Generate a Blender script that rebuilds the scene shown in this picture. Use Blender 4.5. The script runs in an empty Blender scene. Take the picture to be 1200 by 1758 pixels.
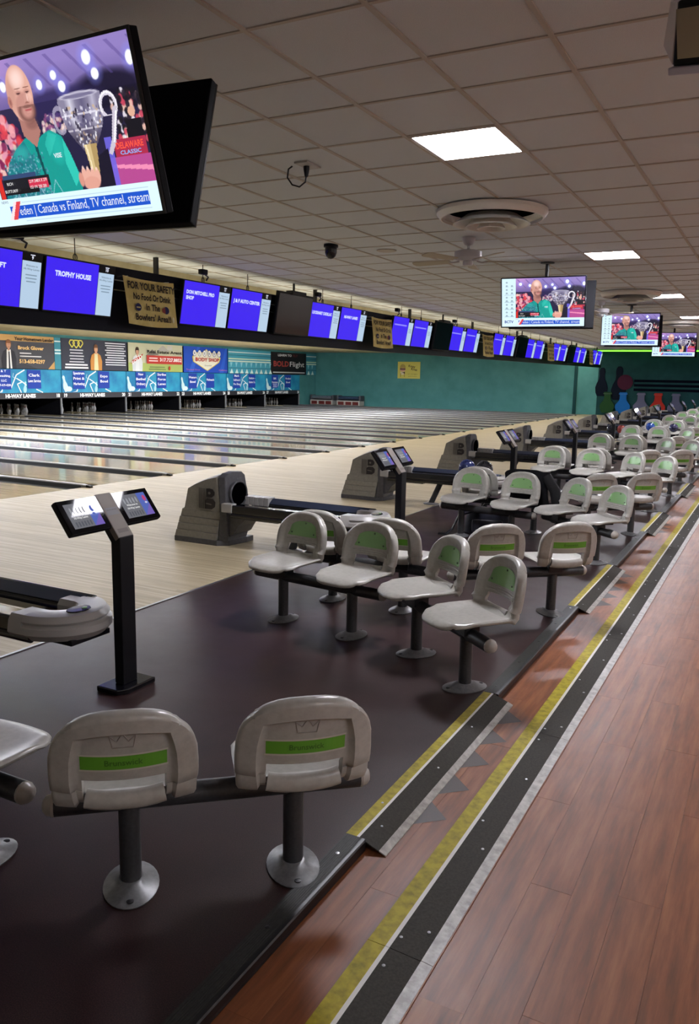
import bpy, bmesh, math, random
import numpy as np
from mathutils import Vector, Matrix
random.seed(4)
PI = math.pi
S = bpy.context.scene
COL = S.collection

# ------------------------------------------------------------------ camera
CAMZ = 1.6096
cd = bpy.data.cameras.new('camera'); cam = bpy.data.objects.new('camera', cd); COL.objects.link(cam)
cd.sensor_fit = 'HORIZONTAL'; cd.sensor_width = 36.0; cd.lens = 1382.12 / 1200 * 36.0
cd.clip_start = 0.05; cd.clip_end = 200
RIGHT = Vector((0.8831845711557869, 0.4686525993703149, 0.018701721199290533))
DOWN = Vector((0.09387477061983507, -0.13756074702486593, -0.9860347703397847))
FWD = Vector((-0.45953513545042635, 0.8726063155750171, -0.16548618463530368))
cm = Matrix.Identity(4)
for i in range(3):
    cm[i][0] = RIGHT[i]; cm[i][1] = -DOWN[i]; cm[i][2] = -FWD[i]
cm[2][3] = CAMZ
cam.matrix_world = cm
S.camera = cam

# ------------------------------------------------------------------ view, world, light levels
S.view_settings.view_transform = 'Standard'; S.view_settings.look = 'None'
S.view_settings.exposure = 0.4; S.view_settings.gamma = 1.0
try: S.view_settings.use_curve_mapping = False
except Exception: pass
W = bpy.data.worlds.new('world'); S.world = W; W.use_nodes = True
W.node_tree.nodes['Background'].inputs[0].default_value = (0.5, 0.5, 0.55, 1)
W.node_tree.nodes['Background'].inputs[1].default_value = 0.02
PANEL_E = 84.0        # ceiling light panels
LANE_FILL_W = 30.0         # added lamps over the foul line brightening the approach, watts each
MASK_FILL_W = 400.0        # added hidden lamps that brighten masks and lanes
COVE_FILL_E = 7.0         # added tubes behind the header, brightening the ceiling

# ------------------------------------------------------------------ materials
def lin(h):
    h = h.lstrip('#'); c = [int(h[i:i + 2], 16) / 255 for i in (0, 2, 4)]
    return tuple((x / 12.92 if x <= .04045 else ((x + .055) / 1.055) ** 2.4) for x in c)
MATS = {}
def mat(hexc, rough=.5, metal=0., spec=.5, emit=0., coat=0., name=None):
    k = (hexc, rough, metal, spec, emit, coat)
    if k in MATS: return MATS[k]
    m = bpy.data.materials.new(name or 'paint'); m.use_nodes = True
    b = m.node_tree.nodes['Principled BSDF']; c = lin(hexc)
    b.inputs['Base Color'].default_value = (*c, 1); b.inputs['Roughness'].default_value = rough
    b.inputs['Metallic'].default_value = metal; b.inputs['Specular IOR Level'].default_value = spec
    b.inputs['Coat Weight'].default_value = coat
    if emit:
        b.inputs['Base Color'].default_value = (0.01, 0.01, 0.01, 1)
        b.inputs['Emission Color'].default_value = (*c, 1); b.inputs['Emission Strength'].default_value = emit
    MATS[k] = m
    return m
class NT:
    def __init__(s, name, rough=.5, spec=.5, metal=0.):
        s.m = bpy.data.materials.new(name); s.m.use_nodes = True; s.t = s.m.node_tree
        s.b = s.t.nodes['Principled BSDF']; s.b.inputs['Roughness'].default_value = rough
        s.b.inputs['Specular IOR Level'].default_value = spec; s.b.inputs['Metallic'].default_value = metal
    def n(s, t, **kw):
        x = s.t.nodes.new(t)
        for k, v in kw.items():
            if k in x.inputs: x.inputs[k].default_value = v
            else: setattr(x, k, v)
        return x
    def l(s, a, b): s.t.links.new(a, b)
    def coord(s, scale=(1, 1, 1), kind='Object', rnd=False):
        tc = s.n('ShaderNodeTexCoord'); mp = s.n('ShaderNodeMapping'); mp.inputs['Scale'].default_value = scale
        if rnd:
            oi = s.n('ShaderNodeObjectInfo'); vm = s.n('ShaderNodeVectorMath', operation='MULTIPLY_ADD')
            cx = s.n('ShaderNodeCombineXYZ'); s.l(oi.outputs['Random'], cx.inputs[0]); s.l(oi.outputs['Random'], cx.inputs[1])
            s.l(cx.outputs[0], vm.inputs[0]); vm.inputs[1].default_value = (37, 91, 0); s.l(tc.outputs[kind], vm.inputs[2])
            s.l(vm.outputs[0], mp.inputs[0])
        else: s.l(tc.outputs[kind], mp.inputs[0])
        return mp.outputs[0]
    def noise(s, vec, scale, detail=4, rough=.6):
        x = s.n('ShaderNodeTexNoise', Scale=scale, Detail=detail, Roughness=rough); s.l(vec, x.inputs['Vector']); return x.outputs['Fac']
    def ramp(s, fac, stops):
        r = s.n('ShaderNodeValToRGB'); e = r.color_ramp.elements
        while len(e) < len(stops): e.new(.5)
        for i, (p, c) in enumerate(stops): e[i].position = p; e[i].color = (*lin(c), 1)
        s.l(fac, r.inputs[0]); return r.outputs[0]
    def mix(s, fac, a, b, mode='MIX'):
        x = s.n('ShaderNodeMix', data_type='RGBA', blend_type=mode)
        if isinstance(fac, float): x.inputs[0].default_value = fac
        else: s.l(fac, x.inputs[0])
        s.l(a, x.inputs[6]); s.l(b, x.inputs[7]); return x.outputs[2]
    def color(s, o): s.l(o, s.b.inputs['Base Color'])
    def roughness(s, fac, lo, hi):
        x = s.n('ShaderNodeMapRange'); x.inputs['To Min'].default_value = lo; x.inputs['To Max'].default_value = hi
        s.l(fac, x.inputs[0]); s.l(x.outputs[0], s.b.inputs['Roughness'])
    def bump(s, fac, strength, dist=.002):
        x = s.n('ShaderNodeBump', Strength=strength, Distance=dist); s.l(fac, x.inputs['Height']); s.l(x.outputs[0], s.b.inputs['Normal'])

def m_floor():
    k = NT('dark_vinyl', .35, .33); v = k.coord()
    a = k.ramp(k.noise(v, 260, 2), [(.38, '#2f201f'), (.52, '#452f2e'), (.72, '#5e4643')])
    b = k.ramp(k.noise(v, 1.6, 5), [(.3, '#8f8488'), (.7, '#cfc4c4')])
    k.color(k.mix(1., a, b, 'MULTIPLY')); k.roughness(k.noise(v, 2.2, 5), .26, .5); return k.m
def m_wood(name, dark, mid, light, rnd=True, along='y', r=(.3, .5), rough_scale=2.0):
    k = NT(name, .4, .35); sc = (14, 1.1, 6) if along == 'y' else (1.1, 14, 6)
    v = k.coord(sc, rnd=rnd); n = k.noise(v, 1.6, 6, .65)
    k.color(k.ramp(n, [(.32, dark), (.5, mid), (.68, light)]))
    v2 = k.coord((1, 1, 1), rnd=rnd); k.roughness(k.noise(v2, rough_scale, 6, .7), *r); return k.m
def m_boards(name, cols, scale, r, coat=0.):
    # narrow lane boards running along x: a board pattern across y, grain along x
    k = NT(name, .3, .5); tc = k.n('ShaderNodeTexCoord'); sp = k.n('ShaderNodeSeparateXYZ'); k.l(tc.outputs['Object'], sp.inputs[0])
    mu = k.n('ShaderNodeMath', operation='MULTIPLY'); mu.inputs[1].default_value = scale; k.l(sp.outputs[1], mu.inputs[0])
    fl = k.n('ShaderNodeMath', operation='FLOOR'); k.l(mu.outputs[0], fl.inputs[0])
    wx = k.n('ShaderNodeMath', operation='MULTIPLY'); wx.inputs[1].default_value = .35; k.l(sp.outputs[0], wx.inputs[0])
    ad = k.n('ShaderNodeMath', operation='MULTIPLY_ADD'); ad.inputs[1].default_value = 7.31; k.l(fl.outputs[0], ad.inputs[0]); k.l(wx.outputs[0], ad.inputs[2])
    f2 = k.n('ShaderNodeMath', operation='FLOOR'); k.l(ad.outputs[0], f2.inputs[0])
    cb = k.n('ShaderNodeCombineXYZ'); k.l(fl.outputs[0], cb.inputs[0]); k.l(f2.outputs[0], cb.inputs[1])
    wn = k.n('ShaderNodeTexWhiteNoise'); k.l(cb.outputs[0], wn.inputs['Vector'])
    c1 = k.ramp(wn.outputs['Value'], [(0, cols[0]), (.5, cols[1]), (1, cols[2])])
    g = k.noise(k.coord((.8, 30, 1)), 3, 5); c2 = k.ramp(g, [(.3, '#d8d0c4'), (.7, '#ffffff')])
    k.color(k.mix(1., c1, c2, 'MULTIPLY')); k.roughness(k.noise(k.coord(), 1.2, 4), *r)
    k.b.inputs['Coat Weight'].default_value = coat; k.b.inputs['Coat Roughness'].default_value = .08
    return k.m
def m_noise(name, a, b, scale, rough=.6, spec=.4, lo=.35, hi=.65, bump=0., metal=0., rnd=False):
    k = NT(name, rough, spec, metal); v = k.coord(rnd=rnd); n = k.noise(v, scale, 5)
    k.color(k.ramp(n, [(lo, a), (hi, b)]))
    if bump: k.bump(n, bump)
    return k.m
def m_attr(name, strength):
    k = NT(name, .25, .4); a = k.n('ShaderNodeVertexColor'); a.layer_name = 'Col'
    k.b.inputs['Base Color'].default_value = (.01, .01, .01, 1)
    k.l(a.outputs[0], k.b.inputs['Emission Color']); k.b.inputs['Emission Strength'].default_value = strength
    return k.m
M_FLOOR = m_floor()
M_PLANK = m_wood('cherry_plank', '#5f3b26', '#7c492d', '#905b39', r=(.32, .52), rough_scale=5.0)
M_CONC = m_wood('cherry_floor', '#5f3b26', '#7c492d', '#905b39', rnd=False, r=(.32, .52), rough_scale=5.0)
M_APPR = m_boards('approach_maple', ('#b2a688', '#c1b596', '#ccc1a4'), 34, (.45, .55), 0.)
M_LANE = m_boards('lane_maple', ('#d6c8a4', '#dfd3b2', '#e8dec2'), 38, (.08, .13), .5)
M_TILE = m_noise('ceiling_tile', '#c2c8cc', '#dce2e6', 330, .95, .1, bump=.35, rnd=True)
M_TEE = mat('#b5aea4', .6, name='tee_paint')
M_TEEDK = mat('#4a443f', .8, name='tile_shadow_gap')
M_CREAM = m_noise('cream_paint', '#a89f82', '#b9b092', 3, .85, .2)
M_TEAL = m_noise('teal_paint', '#44807f', '#549191', 1.3, .7, .25, .3, .7)
M_DKTEAL = m_noise('dark_and_shaded_teal', '#143a3c', '#1b4648', 1.3, .8, .2)  # pilaster colour, and the wall teal with its shade mixed in
M_BEIGE = m_noise('beige_paint', '#c2bbaf', '#cec8bd', 2, .85, .2)
M_BLACKM = mat('#101014', .4, name='black_metal'); M_BLACKG = mat('#0b0b10', .18, name='black_gloss')
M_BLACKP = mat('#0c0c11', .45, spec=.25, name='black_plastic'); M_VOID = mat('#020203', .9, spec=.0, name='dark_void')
M_SHELL = m_noise('seat_plastic', '#9e9c94', '#a9a79f', 40, .3, .5)
M_GREEN = mat('#7fa86f', .2, name='green_plastic'); M_GREENB = mat('#5f9d30', .35, name='green_band')
M_DKGREEN = mat('#3f6f25', .4, name='dark_green_ink')
M_TUBE = m_noise('dark_powder_coat', '#2b2c2e', '#37383a', 90, .42, .5)
M_PLATE = m_noise('grey_powder_coat', '#5a5b5c', '#6b6c6d', 60, .35, .6)
M_CAP = mat('#a19d95', .3, name='end_cap_plastic')
M_HOOD = m_noise('hood_grey', '#7a776f', '#85827a', 30, .42, .45); M_HOODDK = m_noise('hood_dark', '#434346', '#4e4e52', 30, .42, .45)
M_LTGREY = mat('#a3a19d', .3, name='light_grey_plastic'); M_ALU = mat('#b9bbbd', .32, 1., name='aluminium')
M_BLUEPAD = mat('#2a3348', .38, name='blue_rubber'); M_STRAP = mat('#121217', .14, coat=.5, name='rail_black')
M_YEL = m_noise('yellow_strip', '#7f7416', '#a8991f', 26, .6, .3, .32, .6)
M_RUBBER = m_noise('black_grip_mat', '#2a2823', '#38352e', 120, .75, .3, bump=.3)
M_RIB = m_noise('ribbed_vinyl', '#1d1d1a', '#2a2a26', 60, .5, .4); M_WHITE = mat('#c9c6bd', .5, name='white_line')
M_EDGE = m_noise('metal_edge', '#8d8a84', '#b1aea8', 30, .4, .5)
M_GUT = mat('#333436', .55, name='gutter_grey'); M_CAPPING = mat('#7c7c7d', .4, name='capping_grey')
M_PANELMAT = mat('#f6f5ff', emit=PANEL_E, name='light_diffuser')
M_WHITEP = mat('#a9a6a2', .5, name='white_plastic')

# ------------------------------------------------------------------ mesh builder
class MB:
    def __init__(s): s.v = []; s.f = []
    def add(s, vs, fs):
        o = len(s.v); s.v += [tuple(p) for p in vs]; s.f += [tuple(i + o for i in f) for f in fs]; return s
    def box(s, x0, y0, z0, x1, y1, z1, M=None):
        vs = [Vector((x, y, z)) for z in (z0, z1) for y in (y0, y1) for x in (x0, x1)]
        if M: vs = [M @ p for p in vs]
        return s.add(vs, [(0, 2, 3, 1), (4, 5, 7, 6), (0, 1, 5, 4), (1, 3, 7, 5), (3, 2, 6, 7), (2, 0, 4, 6)])
    def tube(s, pts, r, n=10, cap=True, flat=(1, 1)):
        pts = [Vector(p) for p in pts]; R = r if isinstance(r, (list, tuple)) else [r] * len(pts)
        rings = []; up = None
        for i, p in enumerate(pts):
            t = (pts[min(i + 1, len(pts) - 1)] - pts[max(i - 1, 0)]).normalized()
            if up is None: up = Vector((0, 0, 1)) if abs(t.z) < .9 else Vector((1, 0, 0))
            a = t.cross(up)
            if a.length < 1e-5: a = t.cross(Vector((0, 1, 0)))
            a.normalize(); b = a.cross(t).normalized(); up = b
            rings.append([p + a * math.cos(2 * PI * k / n) * R[i] * flat[0] + b * math.sin(2 * PI * k / n) * R[i] * flat[1] for k in range(n)])
        vs = [q for g in rings for q in g]; fs = []
        for i in range(len(pts) - 1):
            for k in range(n):
                fs.append((i * n + k, i * n + (k + 1) % n, (i + 1) * n + (k + 1) % n, (i + 1) * n + k))
        if cap: fs += [tuple(range(n - 1, -1, -1)), tuple((len(pts) - 1) * n + k for k in range(n))]
        return s.add(vs, fs)
    def lathe(s, prof, n=16, c=(0, 0, 0), sx=1, sy=1, M=None):
        vs = []; fs = []
        for r, z in prof:
            for k in range(n):
                a = 2 * PI * k / n; p = Vector((c[0] + r * math.cos(a) * sx, c[1] + r * math.sin(a) * sy, c[2] + z)); vs.append(M @ p if M else p)
        m = len(prof)
        for i in range(m - 1):
            for k in range(n): fs.append((i * n + k, i * n + (k + 1) % n, (i + 1) * n + (k + 1) % n, (i + 1) * n + k))
        if prof[0][0] > 1e-6: fs.append(tuple(range(n - 1, -1, -1)))
        if prof[-1][0] > 1e-6: fs.append(tuple((m - 1) * n + k for k in range(n)))
        return s.add(vs, fs)
    def prism(s, poly, fa, fb):
        n = len(poly); vs = [fa(*p) for p in poly] + [fb(*p) for p in poly]
        fs = [tuple(range(n - 1, -1, -1)), tuple(range(n, 2 * n))] + [(i, (i + 1) % n, n + (i + 1) % n, n + i) for i in range(n)]
        return s.add(vs, fs)
    def grid(s, fn, nu, nv, hole=None):
        vs = [fn(i / nu, j / nv) for j in range(nv + 1) for i in range(nu + 1)]; fs = []
        for j in range(nv):
            for i in range(nu):
                if hole and hole(i, j): continue
                a = j * (nu + 1) + i; fs.append((a, a + 1, a + nu + 2, a + nu + 1))
        return s.add(vs, fs)
    def mesh(s, name, m, smooth=None, bevel=0., fix=True):
        me = bpy.data.meshes.new(name); me.from_pydata(s.v, [], s.f)
        if fix or bevel:
            bm = bmesh.new(); bm.from_mesh(me)
            if bevel:
                bmesh.ops.remove_doubles(bm, verts=bm.verts, dist=1e-5)
                es = [e for e in bm.edges if len(e.link_faces) == 2 and e.calc_face_angle(0) > .6]
                bmesh.ops.bevel(bm, geom=es, offset=bevel, segments=2, affect='EDGES', profile=.6)
            bmesh.ops.recalc_face_normals(bm, faces=bm.faces); bm.to_mesh(me); bm.free()
        if smooth is not None:
            me.polygons.foreach_set('use_smooth', [True] * len(me.polygons))
            me.set_sharp_from_angle(angle=math.radians(smooth))
        me.materials.append(m); return me
    def build(s, name, m, parent=None, loc=(0, 0, 0), **kw):
        return put(s.mesh(name, m, **kw), name, parent, loc)
def put(me, name, parent=None, loc=(0, 0, 0), rz=0.):
    o = bpy.data.objects.new(name, me); COL.objects.link(o); o.location = loc
    if rz: o.rotation_euler = (0, 0, rz)
    if parent: o.parent = parent
    return o
def tag(o, label=None, cat=None, group=None, kind=None):
    if label: o['label'] = label
    if cat: o['category'] = cat
    if group: o['group'] = group
    if kind: o['kind'] = kind
    return o
def thing(name, label, cat, loc=(0, 0, 0), rz=0., group=None):
    o = bpy.data.objects.new(name, None); COL.objects.link(o); o.location = loc; o.rotation_euler = (0, 0, rz)
    o.empty_display_size = .1
    return tag(o, label, cat, group)
def copy_tree(o, parent=None, loc=None, rz=None):
    c = o.copy(); COL.objects.link(c)
    if parent: c.parent = parent
    if loc is not None: c.location = loc
    if rz is not None: c.rotation_euler = (0, 0, rz)
    for ch in list(o.children): copy_tree(ch, c)
    return c
NUM = dict(zip(range(9, 29), 'nine ten eleven twelve thirteen fourteen fifteen sixteen seventeen eighteen nineteen twenty twenty-one twenty-two twenty-three twenty-four twenty-five twenty-six twenty-seven twenty-eight'.split()))
ORD = ['nearest', 'second', 'third', 'fourth', 'fifth', 'sixth', 'seventh', 'eighth', 'ninth', 'tenth', 'eleventh', 'twelfth', 'thirteenth',
       'fourteenth', 'fifteenth', 'sixteenth', 'seventeenth', 'eighteenth', 'nineteenth', 'twentieth']

# ------------------------------------------------------------------ lettering
TC = {}
def text_geo(t, bold=0.):
    k = (t, bold)
    if k in TC: return TC[k]
    cu = bpy.data.curves.new('lettering', 'FONT'); cu.body = t; cu.size = 1; cu.offset = bold; cu.resolution_u = 2; cu.fill_mode = 'FRONT'
    ob = bpy.data.objects.new('lettering', cu); COL.objects.link(ob)
    dg = bpy.context.evaluated_depsgraph_get(); me = bpy.data.meshes.new_from_object(ob.evaluated_get(dg))
    vs = [(v.co.x, v.co.y) for v in me.vertices]; fs = [tuple(p.vertices) for p in me.polygons]
    bpy.data.objects.remove(ob); bpy.data.curves.remove(cu); bpy.data.meshes.remove(me)
    TC[k] = (vs, fs); return TC[k]
class Sign:
    """flat print laid layer by layer on a panel: o origin, u right, v up (unit vectors)"""
    def __init__(s, o, u, v, step=.0012, em=0., rough=.6, spec=.3):
        s.spec = spec
        s.o = Vector(o); s.u = Vector(u); s.v = Vector(v); s.n = s.u.cross(s.v).normalized(); s.d = step; s.step = step; s.em = em; s.rough = rough; s.b = {}
    def P(s, x, y): return s.o + s.u * x + s.v * y + s.n * s.d
    def _m(s, c, em):
        k = (c, s.em if em is None else em)
        return s.b.setdefault(k, MB())
    def poly(s, pts, c, em=None):
        s._m(c, em).add([s.P(*p) for p in pts], [tuple(range(len(pts)))]); s.d += s.step; return s
    def rect(s, x0, y0, x1, y1, c, em=None): return s.poly([(x0, y0), (x1, y0), (x1, y1), (x0, y1)], c, em)
    def ell(s, cx, cy, rx, ry, c, n=20, em=None, a0=0, a1=2 * PI):
        return s.poly([(cx + rx * math.cos(a0 + (a1 - a0) * i / n), cy + ry * math.sin(a0 + (a1 - a0) * i / n)) for i in range(n + (0 if a1 - a0 > 6.2 else 1))], c, em)
    def line(s, pts, w, c, em=None):
        m = s._m(c, em)
        for (ax, ay), (bx, by) in zip(pts[:-1], pts[1:]):
            dx, dy = bx - ax, by - ay; L = math.hypot(dx, dy) or 1; nx, ny = -dy / L * w / 2, dx / L * w / 2
            m.add([s.P(ax + nx, ay + ny), s.P(ax - nx, ay - ny), s.P(bx - nx, by - ny), s.P(bx + nx, by + ny)], [(0, 1, 2, 3)])
        s.d += s.step; return s
    def text(s, t, x, y, size, c, align='c', bold=0., sx=None, em=None, rot=0., width=None):
        vs, fs = text_geo(t, bold)
        if not vs: return s
        xs = [p[0] for p in vs]; w = max(xs) - min(xs); k = size * 1.4
        kx = (width / w) if width else k * (sx or 1)
        off = -min(xs) * kx - {'c': w * kx / 2, 'l': 0, 'r': w * kx}[align]
        ca, sa = math.cos(rot), math.sin(rot); out = []
        for a, b in vs:
            X = a * kx + off; Y = b * k; out.append(s.P(x + X * ca - Y * sa, y + X * sa + Y * ca))
        s._m(c, em).add(out, fs); s.d += s.step; return s
    def bars(s, x0, x1, y, h, n, gap, c, em=None, ragged=.25):
        for i in range(n):
            cut = (x1 - x0) * random.random() * ragged / 2; s.rect(x0 + cut, y - i * gap, x1 - cut, y - i * gap + h, c, em)
        return s
    def flush(s, parent, name='print'):
        for (c, e), m in s.b.items():
            m.build(name, mat(c, s.rough, emit=e * .77, spec=s.spec), parent, fix=False)

# =================================================================== STRUCTURE
XF, XA, XN = -8.59, -3.766, -1.221       # foul line, front edge of approach, step nosing
YW = 40.85                              # far wall
ZC = 3.127; ZM, ZR = -.04, -.05         # ceiling; middle strip and concourse levels
Y0 = -2.2; XR = 4.6
def struct(o): o['kind'] = 'structure'; return o
struct(MB().box(XA, Y0, -.12, XN, YW, 0).build('floor', M_FLOOR))
appr = struct(MB().box(XF, Y0, -.12, XA - .02, YW, 0).build('floor_approach', M_APPR))
mid = struct(MB().box(XN + .002, Y0, -.14, -.72, YW, ZM - .006).build('floor_middle', M_CONC))
conc = struct(MB().box(-.718, Y0, -.15, XR, YW, ZR - .006).build('floor_concourse', M_CONC))
struct(MB().box(XA - .02, Y0, -.1, XA, YW, .004).build('trim_approach', M_ALU))
# floor planks of the concourse and the middle strip
def planks(parent, x0, ncol, w, y0, y1, z, L=1.22):
    me = MB().box(-w / 2 + .0004, -L / 2 + .0004, -.006, w / 2 - .0004, L / 2 - .0004, 0).mesh('plank', M_PLANK)
    for c in range(ncol):
        y = y0 - (c * .47 % 1) * L
        while y < y1:
            put(me, 'plank', parent, (x0 + w * (c + .5), y + L / 2, z + random.uniform(-.0003, .0003))); y += L
planks(mid, -1.146, 2, .108, .3, 14, ZM)
planks(conc, -.7215, 15, .135, .6, 12, ZR)
# triangular marks on the middle strip beside each ramp
tri = MB().add([(0, 0, 0), (.002, .2, 0), (.108, .1, 0)], [(0, 2, 1)]).mesh('triangle_mark', mat('#40342f', .5, name='grey_paint'), fix=False)
for g in range(5):
    for i in range(5 if g < 2 else 3):
        put(tri, 'triangle_mark', mid, (-1.076, 2.576 + .254 * i + 3.41 * g, ZM + .0012))
# walls
fw = struct(MB().box(-24.2, YW, -.2, XR, YW + .15, 3.3).build('wall_far', M_TEAL))
struct(MB().box(-9.08, YW - .12, -.1, -8.94, YW, ZC).build('trim_pilaster', M_DKTEAL))
struct(MB().box(-7.95, YW - .03, 0, XR, YW - .001, ZC).build('wall_far_shaded', M_DKTEAL))  # far wall stretch that little light reaches, darkened by its colour
struct(MB().box(XR, Y0 - .2, -.2, XR + .15, YW + .15, 3.3).build('wall_right', M_BEIGE))
struct(MB().box(-27, Y0 - .2, -.2, XR, Y0, 3.3).build('wall_near', M_BEIGE))
struct(MB().box(-27, Y0, -.2, -26.85, YW + .15, 3.3).build('wall_left', M_VOID))
struct(MB().box(-24.2, Y0, 2.84, -23.9, YW, 3.0).build('wall_fascia', M_TEAL))
struct(MB().box(-24.2, 39.0, -.1, -23.9, YW, 2.84).build('wall_corner', M_TEAL))
# lower ceiling over the lanes with its cream front
lc = struct(MB().box(-24.2, Y0, 2.95, -8.3, YW, 3.05).build('ceiling_lanes', M_CREAM))
struct(MB().box(-8.32, Y0, 2.9, -8.28, YW, ZC + .05).build('trim_bulkhead', M_CREAM))
# tiled ceiling ------------------------------------------------------------
CW = .609; CX0 = -2.2716
rows = [2.0 - .645 * i for i in range(7, 0, -1)]
rows = []
y = 3.2216
meas = [3.2216, 3.8556, 4.3206, 4.9866, 5.6316, 6.2976, 6.9466, 7.5786]
y = meas[0]
pre = []
while y > Y0: y -= .645; pre.append(y)
rows = pre[::-1] + meas
while rows[-1] < YW: rows.append(rows[-1] + .645)
cols = [CX0 + CW * i for i in range(-10, 12)]
J3 = rows.index(4.9866)
ceil_ = struct(MB().box(-8.3, Y0, ZC + .03, XR, YW, ZC + .12).build('ceiling', M_BEIGE))
light_cells = {(c, J3 + 8 * k) for k in range(-1, 7) for c in (10, 19) if c == 19 or k > -1}
cells = []
for i in range(len(cols) - 1):
    for j in range(len(rows) - 1):
        if (i, j) in light_cells: continue
        x = (cols[i] + cols[i + 1]) / 2; yy = (rows[j] + rows[j + 1]) / 2
        d = Vector((x, yy, ZC - CAMZ)); dep = d.dot(FWD)
        px, py = (d.dot(RIGHT) / dep, d.dot(DOWN) / dep) if dep > .1 else (9, 9)
        vis = dep > .5 and abs(px) < .52 and py > -.75
        cells.append((0 if vis else 1, dep if dep > 0 else 99, i, j))
cells.sort()
tile_cache = {}
rest = MB()
for n, (_, _, i, j) in enumerate(cells):
    w = cols[i + 1] - cols[i] - .026; h = rows[j + 1] - rows[j] - .026
    c = ((cols[i] + cols[i + 1]) / 2, (rows[j] + rows[j + 1]) / 2)
    if n < 300:
        k = round(h, 3)
        if k not in tile_cache: tile_cache[k] = MB().box(-w / 2, -h / 2, 0, w / 2, h / 2, .012).mesh('ceiling_tile', M_TILE)
        put(tile_cache[k], 'ceiling_tile', ceil_, (c[0], c[1], ZC + .004 + random.uniform(0, .002)))
    else: rest.box(c[0] - w / 2, c[1] - h / 2, ZC + .005, c[0] + w / 2, c[1] + h / 2, ZC + .017)
tag(rest.build('ceiling_tile_field', M_TILE, ceil_), kind='stuff')
g = MB()
for x in cols: g.box(x - .012, rows[0], ZC - .003, x + .012, YW, ZC + .018)
g.build('main_tees', M_TEE, ceil_)
g = MB()
for yy in rows:
    for i in range(len(cols) - 1): g.box(cols[i] + .012, yy - .011, ZC, cols[i + 1] - .012, yy + .011, ZC + .018)
tag(g.build('cross_tees', M_TEE, ceil_), kind='stuff')
MB().box(-8.3, Y0, ZC + .017, XR, YW, ZC + .03).build('plenum_gap', M_TEEDK, ceil_)

# =================================================================== LAMPS
def area(name, loc, rot, sx, sy, w, col=(1, .93, .82)):
    l = bpy.data.lights.new(name, 'AREA'); l.shape = 'RECTANGLE'; l.size = sx; l.size_y = sy; l.energy = w; l.color = col
    o = bpy.data.objects.new(name, l); COL.objects.link(o); o.location = loc; o.rotation_euler = rot; return o
def light_panel(i, j, lab):
    x0, x1, y0, y1 = cols[i], cols[i + 1], rows[j], rows[j + 1]
    t = thing('ceiling_light', lab, 'light', ((x0 + x1) / 2, (y0 + y1) / 2, ZC), group='ceiling light panels')
    a, b = (x1 - x0) / 2, (y1 - y0) / 2
    m = MB()
    for q in ((-a + .012, -b + .012, -a + .03, b - .012), (a - .03, -b + .012, a - .012, b - .012), (-a + .03, -b + .012, a - .03, -b + .03), (-a + .03, b - .03, a - .03, b - .012)):
        m.box(q[0], q[1], -.002, q[2], q[3], .02)
    m.build('frame', M_TEE, t)
    MB().box(-a + .03, -b + .03, .004, a - .03, b - .03, .012).build('diffuser', M_PANELMAT, t)
for n, k in enumerate(range(0, 7)):
    pos = ['largest and closest ahead', 'second along the row', 'third along the row', 'fourth along the row', 'fifth along the row', 'sixth along the row', 'last before the far wall'][n]
    light_panel(10, J3 + 8 * k, f'square glowing ceiling light panel, {pos}')
for k in range(-1, 7):  # row added on the right to brighten the room, never in view
    light_panel(19, J3 + 8 * k, f'added unseen ceiling light panel over the walkway, {ORD[k + 1]} in the right hand row')
# added strip lamps, hidden by the header, to brighten approach and lanes
def added_strip_lamp(x, y, L, w, lab, c='#fff4e2'):
    t = thing('added_strip_light', lab, 'light', (x, y, 2.95), group='added strip lights under the lane ceiling')
    MB().box(-.06, -L / 2, -.05, .06, L / 2, 0).build('housing', M_WHITEP, t)
    MB().box(-.045, -L / 2 + .03, -.062, .045, L / 2 - .03, -.05).build('tube_cover', mat(c, emit=w, name='added_tube_glow'), t)
for i in range(10):
    added_strip_lamp(-8.75, 4.2 + 3.9 * i, 3.4, LANE_FILL_W, f'added unseen strip light above the foul line behind the monitors, {ORD[i]} from the front')
for i in range(7):
    added_strip_lamp(-16.8, 8 + 4.1 * i, 3.6, MASK_FILL_W, f'added unseen strip light halfway down the lanes, {ORD[i]} from the front', '#eef2ff')
for i in range(9):  # tubes added out of sight to throw light up at the ceiling
    t = thing('added_cove_light', f'added hidden cove tube behind the monitor header, {ORD[i]} from the front', 'light', (-7.72, 4.9 + 3.95 * i, 2.72), group='added cove tubes')
    MB().box(-.05, -1.8, -.04, .05, 1.8, 0).build('housing', M_WHITEP, t)
    MB().box(-.035, -1.77, 0, .035, 1.77, .012).build('tube', mat('#fff0d0', emit=COVE_FILL_E, name='added_cove_glow'), t)
    MB().box(-.04, -.02, -.04, .2, .02, -.02).build('bracket', M_BLACKM, t)

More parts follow.
